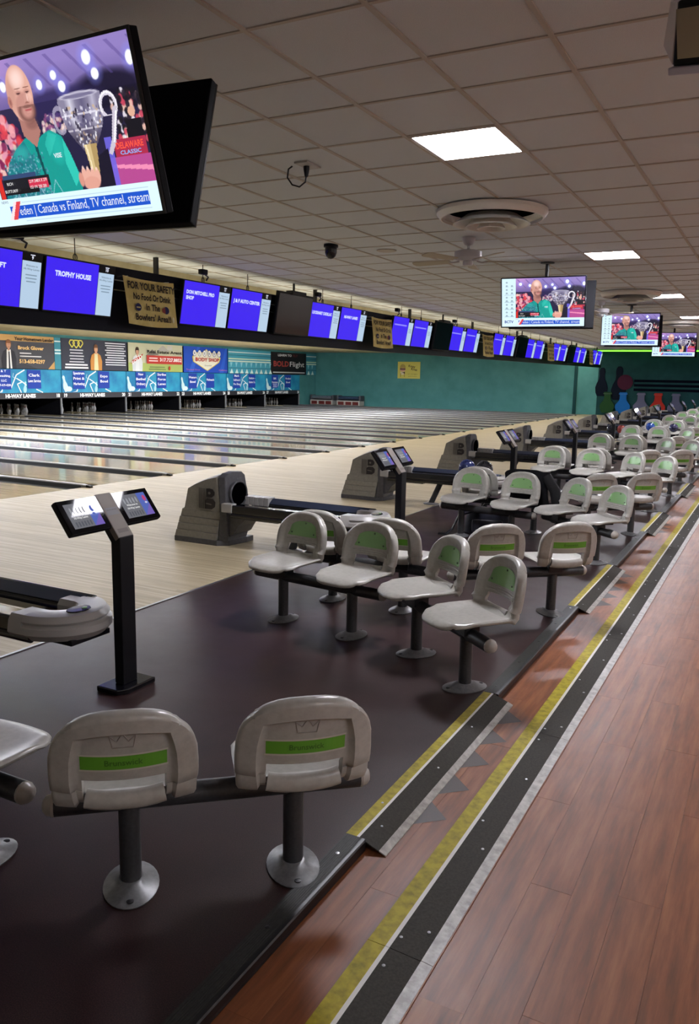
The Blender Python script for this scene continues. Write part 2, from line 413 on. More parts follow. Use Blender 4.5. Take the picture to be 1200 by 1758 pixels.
# =================================================================== SEATING BENCHES
SW = .186; ZB = .40
U = [0, .2, .38, .52, .6, .64, .68, .72, .76, .82, .89, .95, 1]; U = [-u for u in U[:0:-1]] + U
def sup(u, v, n):
    # square to superellipse: keeps the grid even and the outline smooth
    r = max(abs(u), v)
    if r < 1e-6: return 0., 0.
    f = math.atan2(v, abs(u)); c, s_ = max(0., math.cos(f)) ** (2 / n), max(0., math.sin(f)) ** (2 / n)
    k = r ** 2; m = 1 - k      # blend to the plain square grid in the middle
    return math.copysign(abs(u) * m + r * c * k, u), v * m + r * s_ * k
def seat_mesh():
    rowsS = []      # (kind, value)
    rowsS += [('pan', q) for q in (1, .97, .9, .8, .65, .45, .2, 0)]
    rowsS += [('flat', y) for y in (.05, .1, .14)]
    rowsS += [('bend', a) for a in (18, 36, 54, 72, 84)]
    rowsS += [('back', z) for z in (.465, .48, .495, .51)]
    rowsS += [('top', t) for t in (.2, .4, .54, .62, .68, .74, .8, .88, .95, 1)]
    def base(k, v, u):
        au = abs(u)
        if k == 'pan':
            a_, b_ = sup(u, v, 3.0); X = a_ * SW; y = -.222 * b_
            z = .405 + .012 * au ** 4 * (1 - v) ** .5 - .012 * max(0, b_ - .75) / .25 - .004 * (1 - au) * (1 - v)
            r_ = max(au, v) if v > .3 else v
            z -= .009 * max(0, r_ - .9) / .1
            return X, y, z
        if k == 'flat': return u * SW, v, .404 + .013 * au ** 4
        if k == 'bend':
            a = math.radians(v); return u * SW, .14 + .05 * math.sin(a) - .05 * u * u * (v / 84), (.454 - .05 * math.cos(a)) + .013 * au ** 4 * (1 - v / 84)
        if k == 'back': return u * SW, yb(v) - .05 * u * u, v
        a_, b_ = sup(u, v, 2.5); X = a_ * SW; z = .51 + .178 * b_
        return X, yb(z) - .05 * (X / SW) ** 2, z
    nr, nu = len(rowsS), len(U)
    F = np.array([[base(k, v, u) for u in U] for k, v in rowsS])
    du = np.gradient(F, axis=1); dv = np.gradient(F, axis=0)
    N = np.cross(du, dv); N /= np.linalg.norm(N, axis=2, keepdims=True) + 1e-9      # towards the sitter (up / -y)
    if N[4, nu // 2][2] < 0: N = -N
    th = np.zeros((nr, nu)); fr = np.zeros((nr, nu))
    for j, (k, v) in enumerate(rowsS):
        for i, u in enumerate(U):
            r = abs(u)
            if k == 'top': r = max(abs(u), v)
            if k in ('back', 'top'):
                fr[j, i] = .008 * min(1, max(0, (r - .82) / .1)); th[j, i] = .018 + .024 * min(1, max(0, (r - .67) / .05))
            elif k == 'bend': fr[j, i] = .008 * min(1, max(0, (r - .82) / .1)) * v / 84; th[j, i] = .024 + .014 * (r > .7)
            else: th[j, i] = .022
    A = F + N * fr[..., None]; B = F - N * th[..., None]
    mb = MB(); mb.v = [tuple(p) for p in A.reshape(-1, 3)] + [tuple(p) for p in B.reshape(-1, 3)]
    off = nr * nu; hole = set()
    for j in range(nr - 1):
        kz = rowsS[j]
        for i in range(nu - 1):
            um = abs((U[i] + U[i + 1]) / 2)
            inh = um < .62 and (kz[0] == 'bend' or (kz[0] == 'back' and kz[1] < .475) or (kz[0] == 'flat' and kz[1] == .14))
            if inh: hole.add((j, i)); continue
            a = j * nu + i
            mb.f.append((a, a + 1, a + nu + 1, a + nu)); mb.f.append((off + a, off + a + nu, off + a + nu + 1, off + a + 1))
    # walls round the slot
    for (j, i) in hole:
        for (dj, di, p, q) in ((-1, 0, (j, i), (j, i + 1)), (1, 0, (j + 1, i), (j + 1, i + 1)), (0, -1, (j, i), (j + 1, i)), (0, 1, (j, i + 1), (j + 1, i + 1))):
            if (j + dj, i + di) not in hole:
                a = p[0] * nu + p[1]; b = q[0] * nu + q[1]; mb.f.append((a, b, off + b, off + a))
    # rounded outer rim
    loop = [(0, i) for i in range(nu)] + [(j, nu - 1) for j in range(1, nr)] + [(nr - 1, i) for i in range(nu - 2, -1, -1)] + [(j, 0) for j in range(nr - 2, 0, -1)]
    mids = []
    for j, i in loop:
        jj = min(max(j, 1), nr - 2); ii = min(max(i, 1), nu - 2); o = F[j, i] - F[jj, ii]; o = o / (np.linalg.norm(o) + 1e-9)
        a, b = A[j, i], B[j, i]; e = .011
        mids.append([a * .8 + b * .2 + o * e * .8, a * .5 + b * .5 + o * e * 1.1, a * .2 + b * .8 + o * e * .8])
    o2 = len(mb.v)
    for m3 in mids: mb.v += [tuple(p) for p in m3]
    L = len(loop)
    for k in range(L):
        k2 = (k + 1) % L; a = loop[k][0] * nu + loop[k][1]; b = loop[k2][0] * nu + loop[k2][1]
        ch1 = [a, o2 + 3 * k, o2 + 3 * k + 1, o2 + 3 * k + 2, off + a]; ch2 = [b, o2 + 3 * k2, o2 + 3 * k2 + 1, o2 + 3 * k2 + 2, off + b]
        for q in range(4): mb.f.append((ch1[q], ch1[q + 1], ch2[q + 1], ch2[q]))
    # ribs under the badge and the rolled rear lip of the pan
    for z in (.489, .502, .515):
        mb.tube([(X, yb(z) - .05 * (X / SW) ** 2 - .001, z) for X in np.linspace(-.13, .13, 9)], .004, 6)
    mb.tube([(X, .187 - .03 * (X / SW) ** 2, .398 + .008 * abs(X / .11) ** 3) for X in np.linspace(-.11, .11, 9)], .027, 12, flat=(.8, 1.1))
    mb.grid(lambda a, b: (-.112 + .224 * a, .13 + .055 * b, .404 + .022 * b * b), 6, 2)
    return mb.mesh('seat_shell', M_SHELL, smooth=50)
def yb(z): return .196 + .045 * (z - .41) / .28
def ys(X, z): return yb(z) - .05 * (X / SW) ** 2
def badge_mesh():
    m = MB()
    def f(off): return lambda a, b: ((2 * a - 1) * .122, ys((2 * a - 1) * .117, .537 + b * .1) - off, .537 - .006 * (1 - abs(2 * a - 1) ** 2) + b * (.022 + .082 * (1 - abs(2 * a - 1) ** 2.4) ** .5))
    m.grid(f(.0065), 16, 5); return m.mesh('seat_badge', M_GREEN, smooth=60, fix=False)
def badge_detail():
    m = MB()
    for X, z in ((-.094, .556), (.094, .556), (.012, .622)): m.lathe([(.006, 0), (.006, .003), (.001, .005)], 8, M=Matrix.Translation((X, ys(X, z) - .0065, z)) @ Matrix.Rotation(PI / 2, 4, 'X'))
    return m.mesh('badge_screws', mat('#3c5a33', .4, name='screw_green'))
def bg(w, z0, z1, off): return lambda a, b: ((1 - 2 * a) * w, ys((1 - 2 * a) * w, z0 + (z1 - z0) * b) + .0187 + off, z0 + (z1 - z0) * b)
ME_SEAT = seat_mesh(); ME_BADGE = badge_mesh(); ME_BSCREW = badge_detail()
m = MB(); m.grid(bg(.119, .513, .556, .0015), 12, 1); ME_BAND = m.mesh('rear_band', M_GREENB, fix=False)
m = MB()
for z0, z1 in ((.508, .5135), (.556, .5615)): m.grid(bg(.1225, z0, z1, .0025), 12, 1)
ME_BORD = m.mesh('band_border', mat('#b9b7a8', .4, name='pale_border'), fix=False)
m = MB(); vs, fs = text_geo('Brunswick', .012); w = max(p[0] for p in vs)
m.add([(-((p[0] - w / 2) * .025), ys((p[0] - w / 2) * .025, .526 + p[1] * .026) + .0215, .526 + p[1] * .026) for p in vs], fs); ME_BTXT = m.mesh('band_lettering', M_DKGREEN, fix=False)
m = MB(); cr = [(-.028, .582), (-.036, .62), (-.016, .602), (0, .627), (.016, .602), (.036, .62), (.028, .582), (-.028, .582)]
m2 = [(-x, ys(x, z) + .0195, z) for x, z in cr]
for p, q in zip(m2[:-1], m2[1:]): m.tube([p, q], .0016, 5)
ME_CROWN = m.mesh('crown_emblem', mat('#8d8880', .35, name='emboss'))
def make_bench(hs):
    t = bpy.data.objects.new('two_seat_bench', None); COL.objects.link(t); t.empty_display_size = .1
    HL = hs + .22
    MB().tube([(-HL, 0, .3), (HL, 0, .3)], .036, 14).build('beam', M_TUBE, t, smooth=40)
    for sx in (-1, 1):
        MB().lathe([(.036, 0), (.037, .008), (.033, .012), (.03, .024), (.018, .034), (.001, .037)], 14, M=Matrix.Translation((sx * HL, 0, .3)) @ Matrix.Rotation(sx * PI / 2, 4, 'Y')).build('end_cap', M_CAP, t, smooth=50)
    for sx in (-hs, hs):
        p = MB().tube([(sx, 0, .006), (sx, 0, .285)], .034, 14).build('post', M_TUBE, t, smooth=40)
        MB().lathe([(.09, 0), (.092, .005), (.084, .009), (.055, .017), (.04, .03)], 28, (sx, 0, 0), sx=.95, sy=1.38).build('floor_plate', M_PLATE, p, smooth=40)
        for sy in (-1, 1): MB().lathe([(.011, .008), (.011, .0135), (.003, .0145)], 10, (sx, sy * .1, 0)).build('bolt', M_BLACKM, p)
        s = put(ME_SEAT, 'seat', t, (sx, 0, 0))
        put(ME_BADGE, 'badge', s); put(ME_BSCREW, 'badge_screws', s); b = put(ME_BAND, 'rear_band', s); put(ME_BORD, 'band_border', s)
        put(ME_BTXT, 'band_lettering', s); put(ME_CROWN, 'crown_emblem', s)
        MB().box(sx - .085, -.09, .36, sx + .085, .1, .385).box(sx - .05, -.045, .3, sx + .05, .045, .362).build('bracket', M_BLACKM, t)
    return t
bench0 = {}
PITCH = 3.41
for gi in range(11):
    for kind, cx, cy, th in (('near_in', -2.49, 1.61, 180.), ('near_out', -1.485, 1.92, 221.), ('far_in', -2.53, 4.37, -7.5), ('far_out', -1.55, 4.055, -39.5)):
        hs = .26 if kind == 'near_out' else .28
        if hs not in bench0: bench0[hs] = o = make_bench(hs)
        else: o = copy_tree(bench0[hs])
        o.location = (cx, cy + PITCH * gi, 0); o.rotation_euler = (0, 0, math.radians(th))
        side = 'lane side' if 'in' == kind[-2:] else 'step side'
        face = 'turned away' if kind[:4] == 'near' else 'facing the camera'
        tag(o, f'pale grey two-seat bench {face}, {side}, {ORD[gi]} seating bay', 'bench', 'bench seats of the bowling bays')

# =================================================================== SCORING KIOSKS
def make_kiosk():
    t = bpy.data.objects.new('scoring_kiosk', None); COL.objects.link(t); t.empty_display_size = .1
    MB().prism([(-.085, -.1), (.05, -.1), (.085, -.065), (.085, .1), (-.05, .1), (-.085, .065)], lambda x, y: (x, y * 1.25, 0), lambda x, y: (x, y * 1.25, .028)).build('base_plate', M_BLACKG, t, bevel=.006)
    MB().box(-.03, -.05, .028, .03, .05, .80).build('post', M_BLACKP, t, bevel=.006)
    v = Vector((-.6, 0, .8)); n = Vector((.8, 0, .6)); c = Vector((-.07, 0, .925)); y = Vector((0, 1, 0))
    M = Matrix(((0, v.x, n.x, c.x), (1, v.y, n.y, c.y), (0, v.z, n.z, c.z), (0, 0, 0, 1)))
    bx = MB().box(-.312, -.094, -.034, .312, .094, -.004, M); bx.build('panel_body', M_BLACKP, t, bevel=.008)
    MB().box(-.052, -.16, -.03, .052, .097, .001, M).build('neck_plate', mat('#6f665e', .5, spec=.2, name='brushed_bronze'), t, bevel=.004)
    # neck joins post
    MB().box(-.05, -.17, -.062, .05, -.02, -.03, M).build('neck_bracket', M_BLACKP, t, bevel=.006)
    nl = Sign(M @ Vector((0, 0, .0012)), y, v, .0006)
    nl.rect(-.04, -.03, .04, .012, '#6c6a6c').text('CALL FOR ASSISTANCE', 0, -.004, .006, '#3b393a', sx=.8).rect(-.035, -.135, .035, -.112, '#5d554e')
    nl.flush(t, 'name_plate')
    for sy, s in ((-1, 0), (1, 1)):
        a0 = -.308 if s == 0 else .054
        g = MB().box(a0, -.09, -.004, a0 + .254, .09, 0, M).build('glass', mat('#07070a', .04, spec=.12, name='kiosk_glass'), t)
        sc = Sign(M @ Vector((a0 + .03, -.068, 0)), y, v, .0005, em=.8, rough=.03, spec=.1)
        w, h = .194, .136
        sc.rect(0, 0, w, h, '#77787f').rect(w * .68, 0, w, h, '#5a6fc4').poly([(w * .68, 0), (w, 0), (w, h * .5)], '#7d68c0')
        for i in range(5): sc.ell(w * (.14 + .11 * i), h * .72, .006, .018, '#a3a6ad', 10)
        sc.text('Welcome to', w * .34, h * .5, .011, '#ffffff', bold=.02).text('Hi-Way Lanes', w * .34, h * .36, .011, '#ffffff', bold=.02)
        for i in range(6): sc.rect(w * (.08 + .09 * i), .006, w * (.13 + .09 * i), h * .24, '#5c5e68')
        sc.ell(w * .86, h * .72, .012, .018, '#c94d86', 12).ell(w * .86, h * .52, .01, .006, '#d8d8f0', 10)
        sc.flush(g, 'screen_picture')
    return t
k0 = None
for k in range(11):
    o = make_kiosk() if k0 is None else copy_tree(k0)
    if k0 is None: k0 = o
    o.location = (-2.867, 2.99 + PITCH * k, 0)
    tag(o, f'black post scoring kiosk with two tilted screens, {ORD[k]} from the camera', 'kiosk', 'scoring kiosks')

# =================================================================== BALL RETURNS
def make_return():
    t = bpy.data.objects.new('ball_return', None); COL.objects.link(t); t.empty_display_size = .1
    O = -4.5                        # local x = world x - O ... profile given in world x
    L = lambda x: x - O
    prof = [(-5.1, .05), (-5.03, .32), (-5.0, .335), (-4.955, .525), (-4.88, .565), (-4.79, .605), (-4.71, .632), (-4.615, .655), (-4.565, .32), (-4.615, .05)]
    m = MB()
    secs = [(-.185, 1.0), (-.15, 1.02), (0, 1.05), (.15, 1.02), (.185, 1.0)]
    n = len(prof); vs = []; fs = []
    for yy, k in secs: vs += [(L(x), yy, z * k if z > .4 else z) for x, z in prof]
    for s in range(len(secs) - 1):
        for i in range(n): fs.append((s * n + i, s * n + (i + 1) % n, (s + 1) * n + (i + 1) % n, (s + 1) * n + i))
    fs += [tuple(range(n)), tuple((len(secs) - 1) * n + i for i in range(n - 1, -1, -1))]
    m.add(vs, fs); m.build('hood', M_HOOD, t, smooth=25)
    for sy in (-1, 1):
      m = MB()
      for q, (z0, z1, x0) in enumerate(((.05, .115, -5.112), (.118, .185, -5.09), (.188, .25, -5.07), (.253, .325, -5.045))):
        ya, ybb = sorted((sy * .182, sy * (.204 - q * .004)))
        m.prism([(x0, z0), (-4.612 + (z0 - .05) * .17, z0), (-4.612 + (z1 - .05) * .17, z1), (x0 + (z1 - z0) * .3, z1)], lambda x, z: (L(x), ya, z), lambda x, z: (L(x), ybb, z))
      m.build('ridged_skirt', M_HOOD, t, bevel=.003)
    MB().prism([(-5.112, -.21), (-4.6, -.21), (-4.51, -.13), (-4.47, .1), (-4.47, .21), (-5.112, .21)], lambda x, y: (L(x), y, 0), lambda x, y: (L(x), y, .052)).build('plinth', M_HOODDK, t, bevel=.004)
    face = [(-.185, .05), (.15, .05), (.185, .11), (.2, .3), (.19, .43), (.165, .655), (.11, .69), (-.02, .7), (-.12, .69), (-.18, .655), (-.2, .32)]
    f = MB().prism(face, lambda y, z: (L(-4.6) + (.04 if .2 < z < .5 else 0), y, z), lambda y, z: (L(-4.5) - (.03 if z > .6 else 0), y * .93, z)).build('exit_face', M_HOODDK, t, bevel=.008)
    Mh = Matrix.Translation((L(-4.49), 0, .49)) @ Matrix.Rotation(PI / 2, 4, 'Y')
    MB().lathe([(.132, -.03), (.138, 0), (.132, .008), (.122, .004), (.118, -.03)], 28, M=Mh, sx=.9).build('exit_rim', M_HOODDK, f, smooth=40)
    MB().lathe([(.001, .002), (.119, .002)], 28, M=Mh, sx=.9).build('exit_dark_disc', M_VOID, f)  # flat black disc colours in the dark of the exit hole
    MB().prism([(-4.56, .06), (-4.45, .12), (-4.4, .2), (-4.32, .27), (-3.95, .27), (-3.95, .305), (-4.56, .31)], lambda x, z: (L(x), -.15, z), lambda x, z: (L(x), .15, z)).build('apron', M_HOODDK, t, bevel=.006)
    lg = Sign((L(-4.725), -.1925, .445), (1.3, 0, 0), (0, 0, 1.3), .0015)
    c = '#2f2b2a'
    for q in range(5): lg.rect(-.07 + q * .0135, -.075, -.07 + q * .0135 + .006, .075, '#48423e')
    lg.poly([(0, .012), (.05, .012), (.075, .03), (.078, .05), (.06, .073), (.03, .078), (0, .075)], c)
    lg.poly([(-.012, -.075), (.05, -.075), (.08, -.055), (.084, -.02), (.062, .002), (.01, .002), (-.012, -.012)], c)
    lg.ell(.03, .043, .012, .01, '#6f6a63', 12).poly([(.0, -.03), (.05, -.036), (.05, -.044), (.0, -.038)], '#6f6a63')
    lg.flush(t, 'logo')
    Sign((L(-4.4855), 0, .635), (0, 1, 0), (0, 0, 1), .001).text('Brunswick', 0, 0, .012, '#77777a').flush(t, 'lettering')
    # two rails that hold the balls
    for sy in (-1, 1):
        nm = 'near_rail' if sy < 0 else 'far_rail'
        pf = [(.215, .31), (.225, .35), (.222, .405), (.21, .412), (.095, .406), (.085, .37), (.12, .31)] if sy < 0 else [(.215, .31), (.225, .35), (.225, .43), (.2, .442), (.185, .437), (.112, .385), (.105, .36), (.14, .31)]
        r = MB().prism(pf, lambda y, z: (L(-4.42), sy * y, z), lambda y, z: (L(-3.13), sy * y, z)).build('rail', M_STRAP, t, bevel=.004)
        if sy > 0: MB().prism([(.182, .4372), (.122, .394), (.119, .398), (.179, .4412)], lambda y, z: (L(-4.38), y, z), lambda y, z: (L(-3.15), y, z)).build('blue_pad', M_BLUEPAD, r)
        MB().tube([(L(-4.42), sy * .215, .315), (L(-3.13), sy * .215, .315)], .022, 10).build('bumper', M_STRAP, r, smooth=40)
        if sy < 0: MB().box(L(-4.53), -.232, .335, L(-4.41), -.15, .42).build('bracket', M_LTGREY, t, bevel=.01)
        else:
            m = MB()
            for q in range(5): m.box(L(-4.5) + q * .056, .1, .37, L(-4.5) + q * .056 + .052, .225, .452)
            m.build('bracket', M_LTGREY, t, bevel=.006)
    # horseshoe end piece
    def cap(a, b):
        ang = -PI / 2 + PI * a; ro, ri = .238, .07
        cs = [(ri, .34), (ri, .4), (ri + .02, .428), (.5 * (ro + ri), .436), (ro - .02, .43), (ro, .40), (ro - .012, .385), (ro + .008, .372), (ro + .01, .34), (ro - .02, .305), (ri + .03, .31), (ri, .34)]
        p = cs[round(b * 11)]; k = 1.12
        return (L(-3.17) + p[0] * math.cos(ang) * k, p[0] * math.sin(ang), p[1])
    m = MB(); m.grid(cap, 24, 11)
    for sy in (-1, 1): m.prism([(.07, .34), (.07, .40), (.09, .428), (.218, .43), (.238, .4), (.248, .34), (.218, .305)], lambda y, z: (L(-3.17), sy * y, z), lambda y, z: (L(-3.26), sy * y, z))
    e = m.build('end_piece', M_LTGREY, t, smooth=35)
    MB().lathe([(.062, 0), (.058, .006), (.001, .007)], 20, (L(-3.01), -.02, .434), sx=.75, sy=1.15).build('button_panel', M_BLACKG, e, smooth=40)
    MB().lathe([(.012, 0), (.011, .004), (.001, .005)], 12, (L(-2.99), -.0, .441), sx=.8, sy=1.4).build('button', mat('#6f9a62', .3, name='button_green'), e)
    MB().box(L(-3.12), -.13, .28, L(-2.95), .13, .31).build('under_pad', M_BLACKP, t, bevel=.006)
    l = MB().tube([(L(-3.89), 0, .008), (L(-3.76), 0, .305)], .036, 12).build('leg', M_TUBE, t, smooth=40)
    MB().lathe([(.1, 0), (.1, .006), (.05, .014), (.04, .022)], 20, (L(-3.89), 0, 0)).build('floor_plate', M_PLATE, l, smooth=40)
    return t
r0 = None
for k in range(-1, 10):
    o = make_return() if r0 is None else copy_tree(r0)
    if r0 is None: r0 = o
    o.location = (-4.5, 6.25 + PITCH * k, 0)
    tag(o, f'grey ball return with round exit hood and black twin-rail rack, {ORD[k + 1]} from the camera', 'ball return', 'ball returns on the approach')
def ball(x, y, z, c, lab, r=.108):
    t = thing('bowling_ball', lab, 'ball', (x, y, z))
    Mr = Matrix.Rotation(.5, 4, 'X')
    MB().lathe([(max(.001, r * math.sin(PI * i / 14)), -r * math.cos(PI * i / 14)) for i in range(15)], 22, M=Mr).build('shell', m_noise('ball_resin', c, c[:1] + ''.join('%02x' % min(255, int(c[i:i + 2], 16) + 45) for i in (1, 3, 5)), 14, .1, .6), t, smooth=60)
    m = MB()
    for a, b in ((.0, .0), (.022, .0), (.01, -.03)): m.lathe([(.001, r + .0006), (.009, r - .0002)], 10, (a, b, 0), M=Mr)
    m.build('finger_holes', M_VOID, t)
    return t
ZBALL = .503
ball(-3.42, 9.66, ZBALL, '#101a4a', 'dark blue marbled bowling ball on the third ball return rack')
ball(-3.19, 9.66, ZBALL, '#131318', 'black bowling ball beside the dark blue one on the third rack')
ball(-3.25, 19.89, ZBALL, '#7d2c26', 'red bowling ball on a rack behind the pink lit kiosk')
ball(-3.48, 19.89, ZBALL, '#16161c', 'black bowling ball next to the red ball')

ball(-2.812, 21.42, .5195, '#173a8c', 'blue bowling ball resting on a bench seat far down the row')
ball(-2.257, 21.345, .5195, '#0d0d2c', 'dark navy bowling ball resting on a bench seat beside the blue one')
# =================================================================== RAMPS, NOSING
def screw(m, x, y, z, r=.006): m.lathe([(r, 0), (r * .9, .002), (.001, .003)], 8, (x, y, z))
def long_ramp():
    t = bpy.data.objects.new('ramp_strip', None); COL.objects.link(t); t.empty_display_size = .1
    Ls = 1.672; xs = [-.931, -.874, -.861, -.760, -.7235]; zs = [.004, .0035, .003, -.0022, -.006]
    def strip(i, name, mm, lift=0.):
        x0, x1 = xs[i], xs[i + 1]; z0, z1 = ZM + zs[i] + lift, ZM + zs[i + 1] + lift
        return MB().prism([(x0, z0), (x1, z1), (x1, z1 - .006), (x0, z0 - .006)], lambda x, z: (x, .0012, z), lambda x, z: (x, Ls - .0012, z)).build(name, mm, t)
    strip(0, 'yellow_band', M_YEL); strip(1, 'white_line', M_WHITE, .0006); strip(2, 'grip_mat', M_RUBBER); strip(3, 'metal_edge', M_EDGE, .0015)
    for x, y in ((-.85, .06), (-.785, .12), (-.845, 1.6), (-.79, 1.2), (-.785, .62), (-.845, .8)):
        m = MB(); screw(m, x, y, ZM + .001); m.build('screw', M_ALU, t)
    return t
l0 = None
for i in range(13):
    o = long_ramp() if l0 is None else copy_tree(l0)
    if l0 is None: l0 = o
    o.location = (0, .265 + 1.672 * i, 0)
    tag(o, f'yellow, black and white threshold strip along the walkway, {ORD[i]} section from the camera', 'ramp', 'sections of the long threshold strip')
def short_ramp():
    t = bpy.data.objects.new('step_ramp', None); COL.objects.link(t); t.empty_display_size = .1
    Ls = 1.52; xs = [-1.224, -1.181, -1.171, -1.093, -1.066]; zs = [.004, .004, .003, -.026, -.037]
    def strip(i, name, mm, lift=0.):
        x0, x1 = xs[i], xs[i + 1]; z0, z1 = zs[i] + lift, zs[i + 1] + lift
        return MB().prism([(x0, z0), (x1, z1), (x1, z1 - .005), (x0, z0 - .005)], lambda x, z: (x, 0, z), lambda x, z: (x, Ls, z)).build(name, mm, t)
    strip(0, 'yellow_band', M_YEL); strip(1, 'white_line', M_WHITE, .0006); strip(2, 'grip_mat', M_RUBBER); strip(3, 'metal_edge', M_EDGE, .0015)
    for x, y in ((-1.14, .12), (-1.13, .65), (-1.14, 1.1), (-1.2, .25)):
        m = MB(); screw(m, x, y, np.interp(x, xs, zs) + .0005, .005); m.build('screw', M_ALU, t)
    return t
def nosing(y0, y1):
    t = bpy.data.objects.new('step_nosing', None); COL.objects.link(t); t.empty_display_size = .1
    tr = MB()
    tr.box(-1.222, y0, .0005, -1.156, y1, .004)
    for q in range(8): tr.box(-1.218 + q * .0072, y0, .004, -1.214 + q * .0072, y1, .0052)
    tr.build('ribbed_tread', M_RIB, t)
    MB().prism([(-1.157, .0045), (-1.147, .0035), (-1.1435, -.002), (-1.146, -.03), (-1.1455, ZM + .001), (-1.157, ZM + .001)], lambda x, z: (x, y0, z), lambda x, z: (x, y1, z)).build('riser_lip', mat('#0c0c0e', .38, name='lip_black'), t)
    yy = y0 + .1
    while yy < y1:
        m = MB(); screw(m, -1.19, yy, .0052, .008); m.build('screw', M_ALU if yy + .4 > y1 else M_BLACKM, t); yy += .43
    return t
sr = None
for g_ in range(6):
    y0 = 2.345 + PITCH * g_
    o = short_ramp() if sr is None else copy_tree(sr)
    if sr is None: sr = o
    o.location = (0, y0, 0)
    tag(o, f'short yellow, black and white step ramp with triangle marks, {ORD[g_]} from the camera', 'ramp', 'short step ramps')
    n = nosing(y0 - PITCH + 1.521 if g_ else Y0 + .02, y0 - .001)
    tag(n, f'black ribbed step nosing, {ORD[g_]} stretch from the camera, between step ramps' if g_ else 'black ribbed step nosing in the foreground below the nearest seats', 'step edge')

# =================================================================== LANES
PL = PITCH / 2; B0 = 8.248
def make_lane():
    t = bpy.data.objects.new('bowling_lane', None); COL.objects.link(t); t.empty_display_size = .1
    xa, xb = -23.9, XF
    MB().box(xa - 2.4, -1.392, -.03, xb, -.318, 0).build('lane_bed', M_LANE, t)
    gp = [(-.317, .0), (-.31, -.03), (-.27, -.07), (-.19, -.09), (-.11, -.075), (-.065, -.03), (-.056, .025), (-.053, .025), (-.053, -.1), (-.317, -.1)]
    for nm, f in (('gutter', lambda y: y), ('gutter', lambda y: -PL - y)):
        MB().prism(gp, lambda y, z: (xa + .12, f(y), z), lambda y, z: (xb - .02, f(y), z)).build(nm, M_GUT, t, smooth=30)
    cp = [(-.052, -.02), (-.052, .03), (-.042, .04), (.042, .04), (.052, .03), (.052, -.02)]
    k = MB().prism(cp, lambda y, z: (xa + .12, y, z), lambda y, z: (xb - .02, y, z)).prism(cp, lambda y, z: (xb - .02, y, z), lambda y, z: (xb + .1, y * .55, z * .6)).build('capping', M_CAPPING, t, smooth=20)
    MB().box(xa + .13, -.02, .0402, xb - .05, .02, .043).build('capping_strip', mat('#a3a3a2', .45, name='capping_light'), k)
    MB().prism(cp, lambda y, z: (xb + .06, y * .75, z * .9 + .001), lambda y, z: (xb + .13, y * .5, z * .5)).build('capping_nose', M_BLACKP, k)
    return t
L0 = None
for i in range(19):
    o = make_lane() if L0 is None else copy_tree(L0)
    if L0 is None: L0 = o
    o.location = (0, B0 + PL * i, 0)
    tag(o, f'glossy maple bowling lane with grey gutters, {ORD[i]} across from the camera', 'lane', 'bowling lanes')
struct(MB().box(-26.8, Y0, -.14, XF, YW, -.105).build('floor_lane_base', M_VOID))
struct(MB().box(-24.2, B0 + 18 * PL + .1, -.1, XF, YW, -.002).build('floor_walkway', mat('#77726a', .5, name='walkway_grey')))
struct(MB().box(XF - .03, Y0, -.09, XF, B0 - PL * 1.06, 0).build('trim_foul', M_GUT))

# =================================================================== MASKING UNITS
XMK = -23.8
uM, vM = Vector((0, 1, 0)), Vector((0, 0, 1))
def squig(s, x, sc=1.):
    W_ = '#eef6f4'
    s.line([(x, .14), (x + .26 * sc, .62), (x + .62 * sc, .80)], .045, W_).line([(x + .26 * sc, .5), (x + .5 * sc, .38), (x + .68 * sc, .26)], .04, W_)
    s.line([(x + .5 * sc, .38), (x + .28 * sc, .3), (x + .44 * sc, .0)], .04, W_).line([(x + .14 * sc, .68), (x + .1 * sc, .55), (x + .3 * sc, .47)], .02, '#bfe4ee')
def pinshape(s, x, y, h, c, ang=0.):
    pr = [(0, .12), (.25, .19), (.45, .16), (.62, .09), (.75, .08), (.9, .1), (1, .03)]
    pts = [(w, q) for q, w in pr] + [(-w, q) for q, w in pr[::-1]]; ca, sa = math.cos(ang), math.sin(ang)
    s.poly([(x + (a * ca - b * sa) * h, y + (a * sa + b * ca) * h) for a, b in pts], c)
sponsors = [(['& T', 'Consulting,', 'LLC', '317-419-4200'], ['Clark', 'Lawn Service']), (['Spectrum', 'Print &', 'Marketing'], ['Expo', 'Bowl']), (['New', 'Bethel', 'Ordinary'], ['Strike', 'Force', 'Lanes']),
            (['Western', 'Bowl'], ['Pinheads']), (['Mark', "Sullivan's", 'Pro Shop'], ['Sutton -', 'Garten Co.']), (['S&K', 'Promotions'], ['Woodland', 'Bowl'])]
names_m = ['17-18', '19-20', '21-22', '23-24', '25-26', '27-28']
desc = ['white squiggle and Clark Lawn Service sign', 'Spectrum Print and Expo Bowl signs', 'New Bethel Ordinary and Strike Force signs', 'Western Bowl and Pinheads signs', 'a Pro Shop sign and Garten Co. sign', 'Woodland Bowl sign, last before the teal corner']
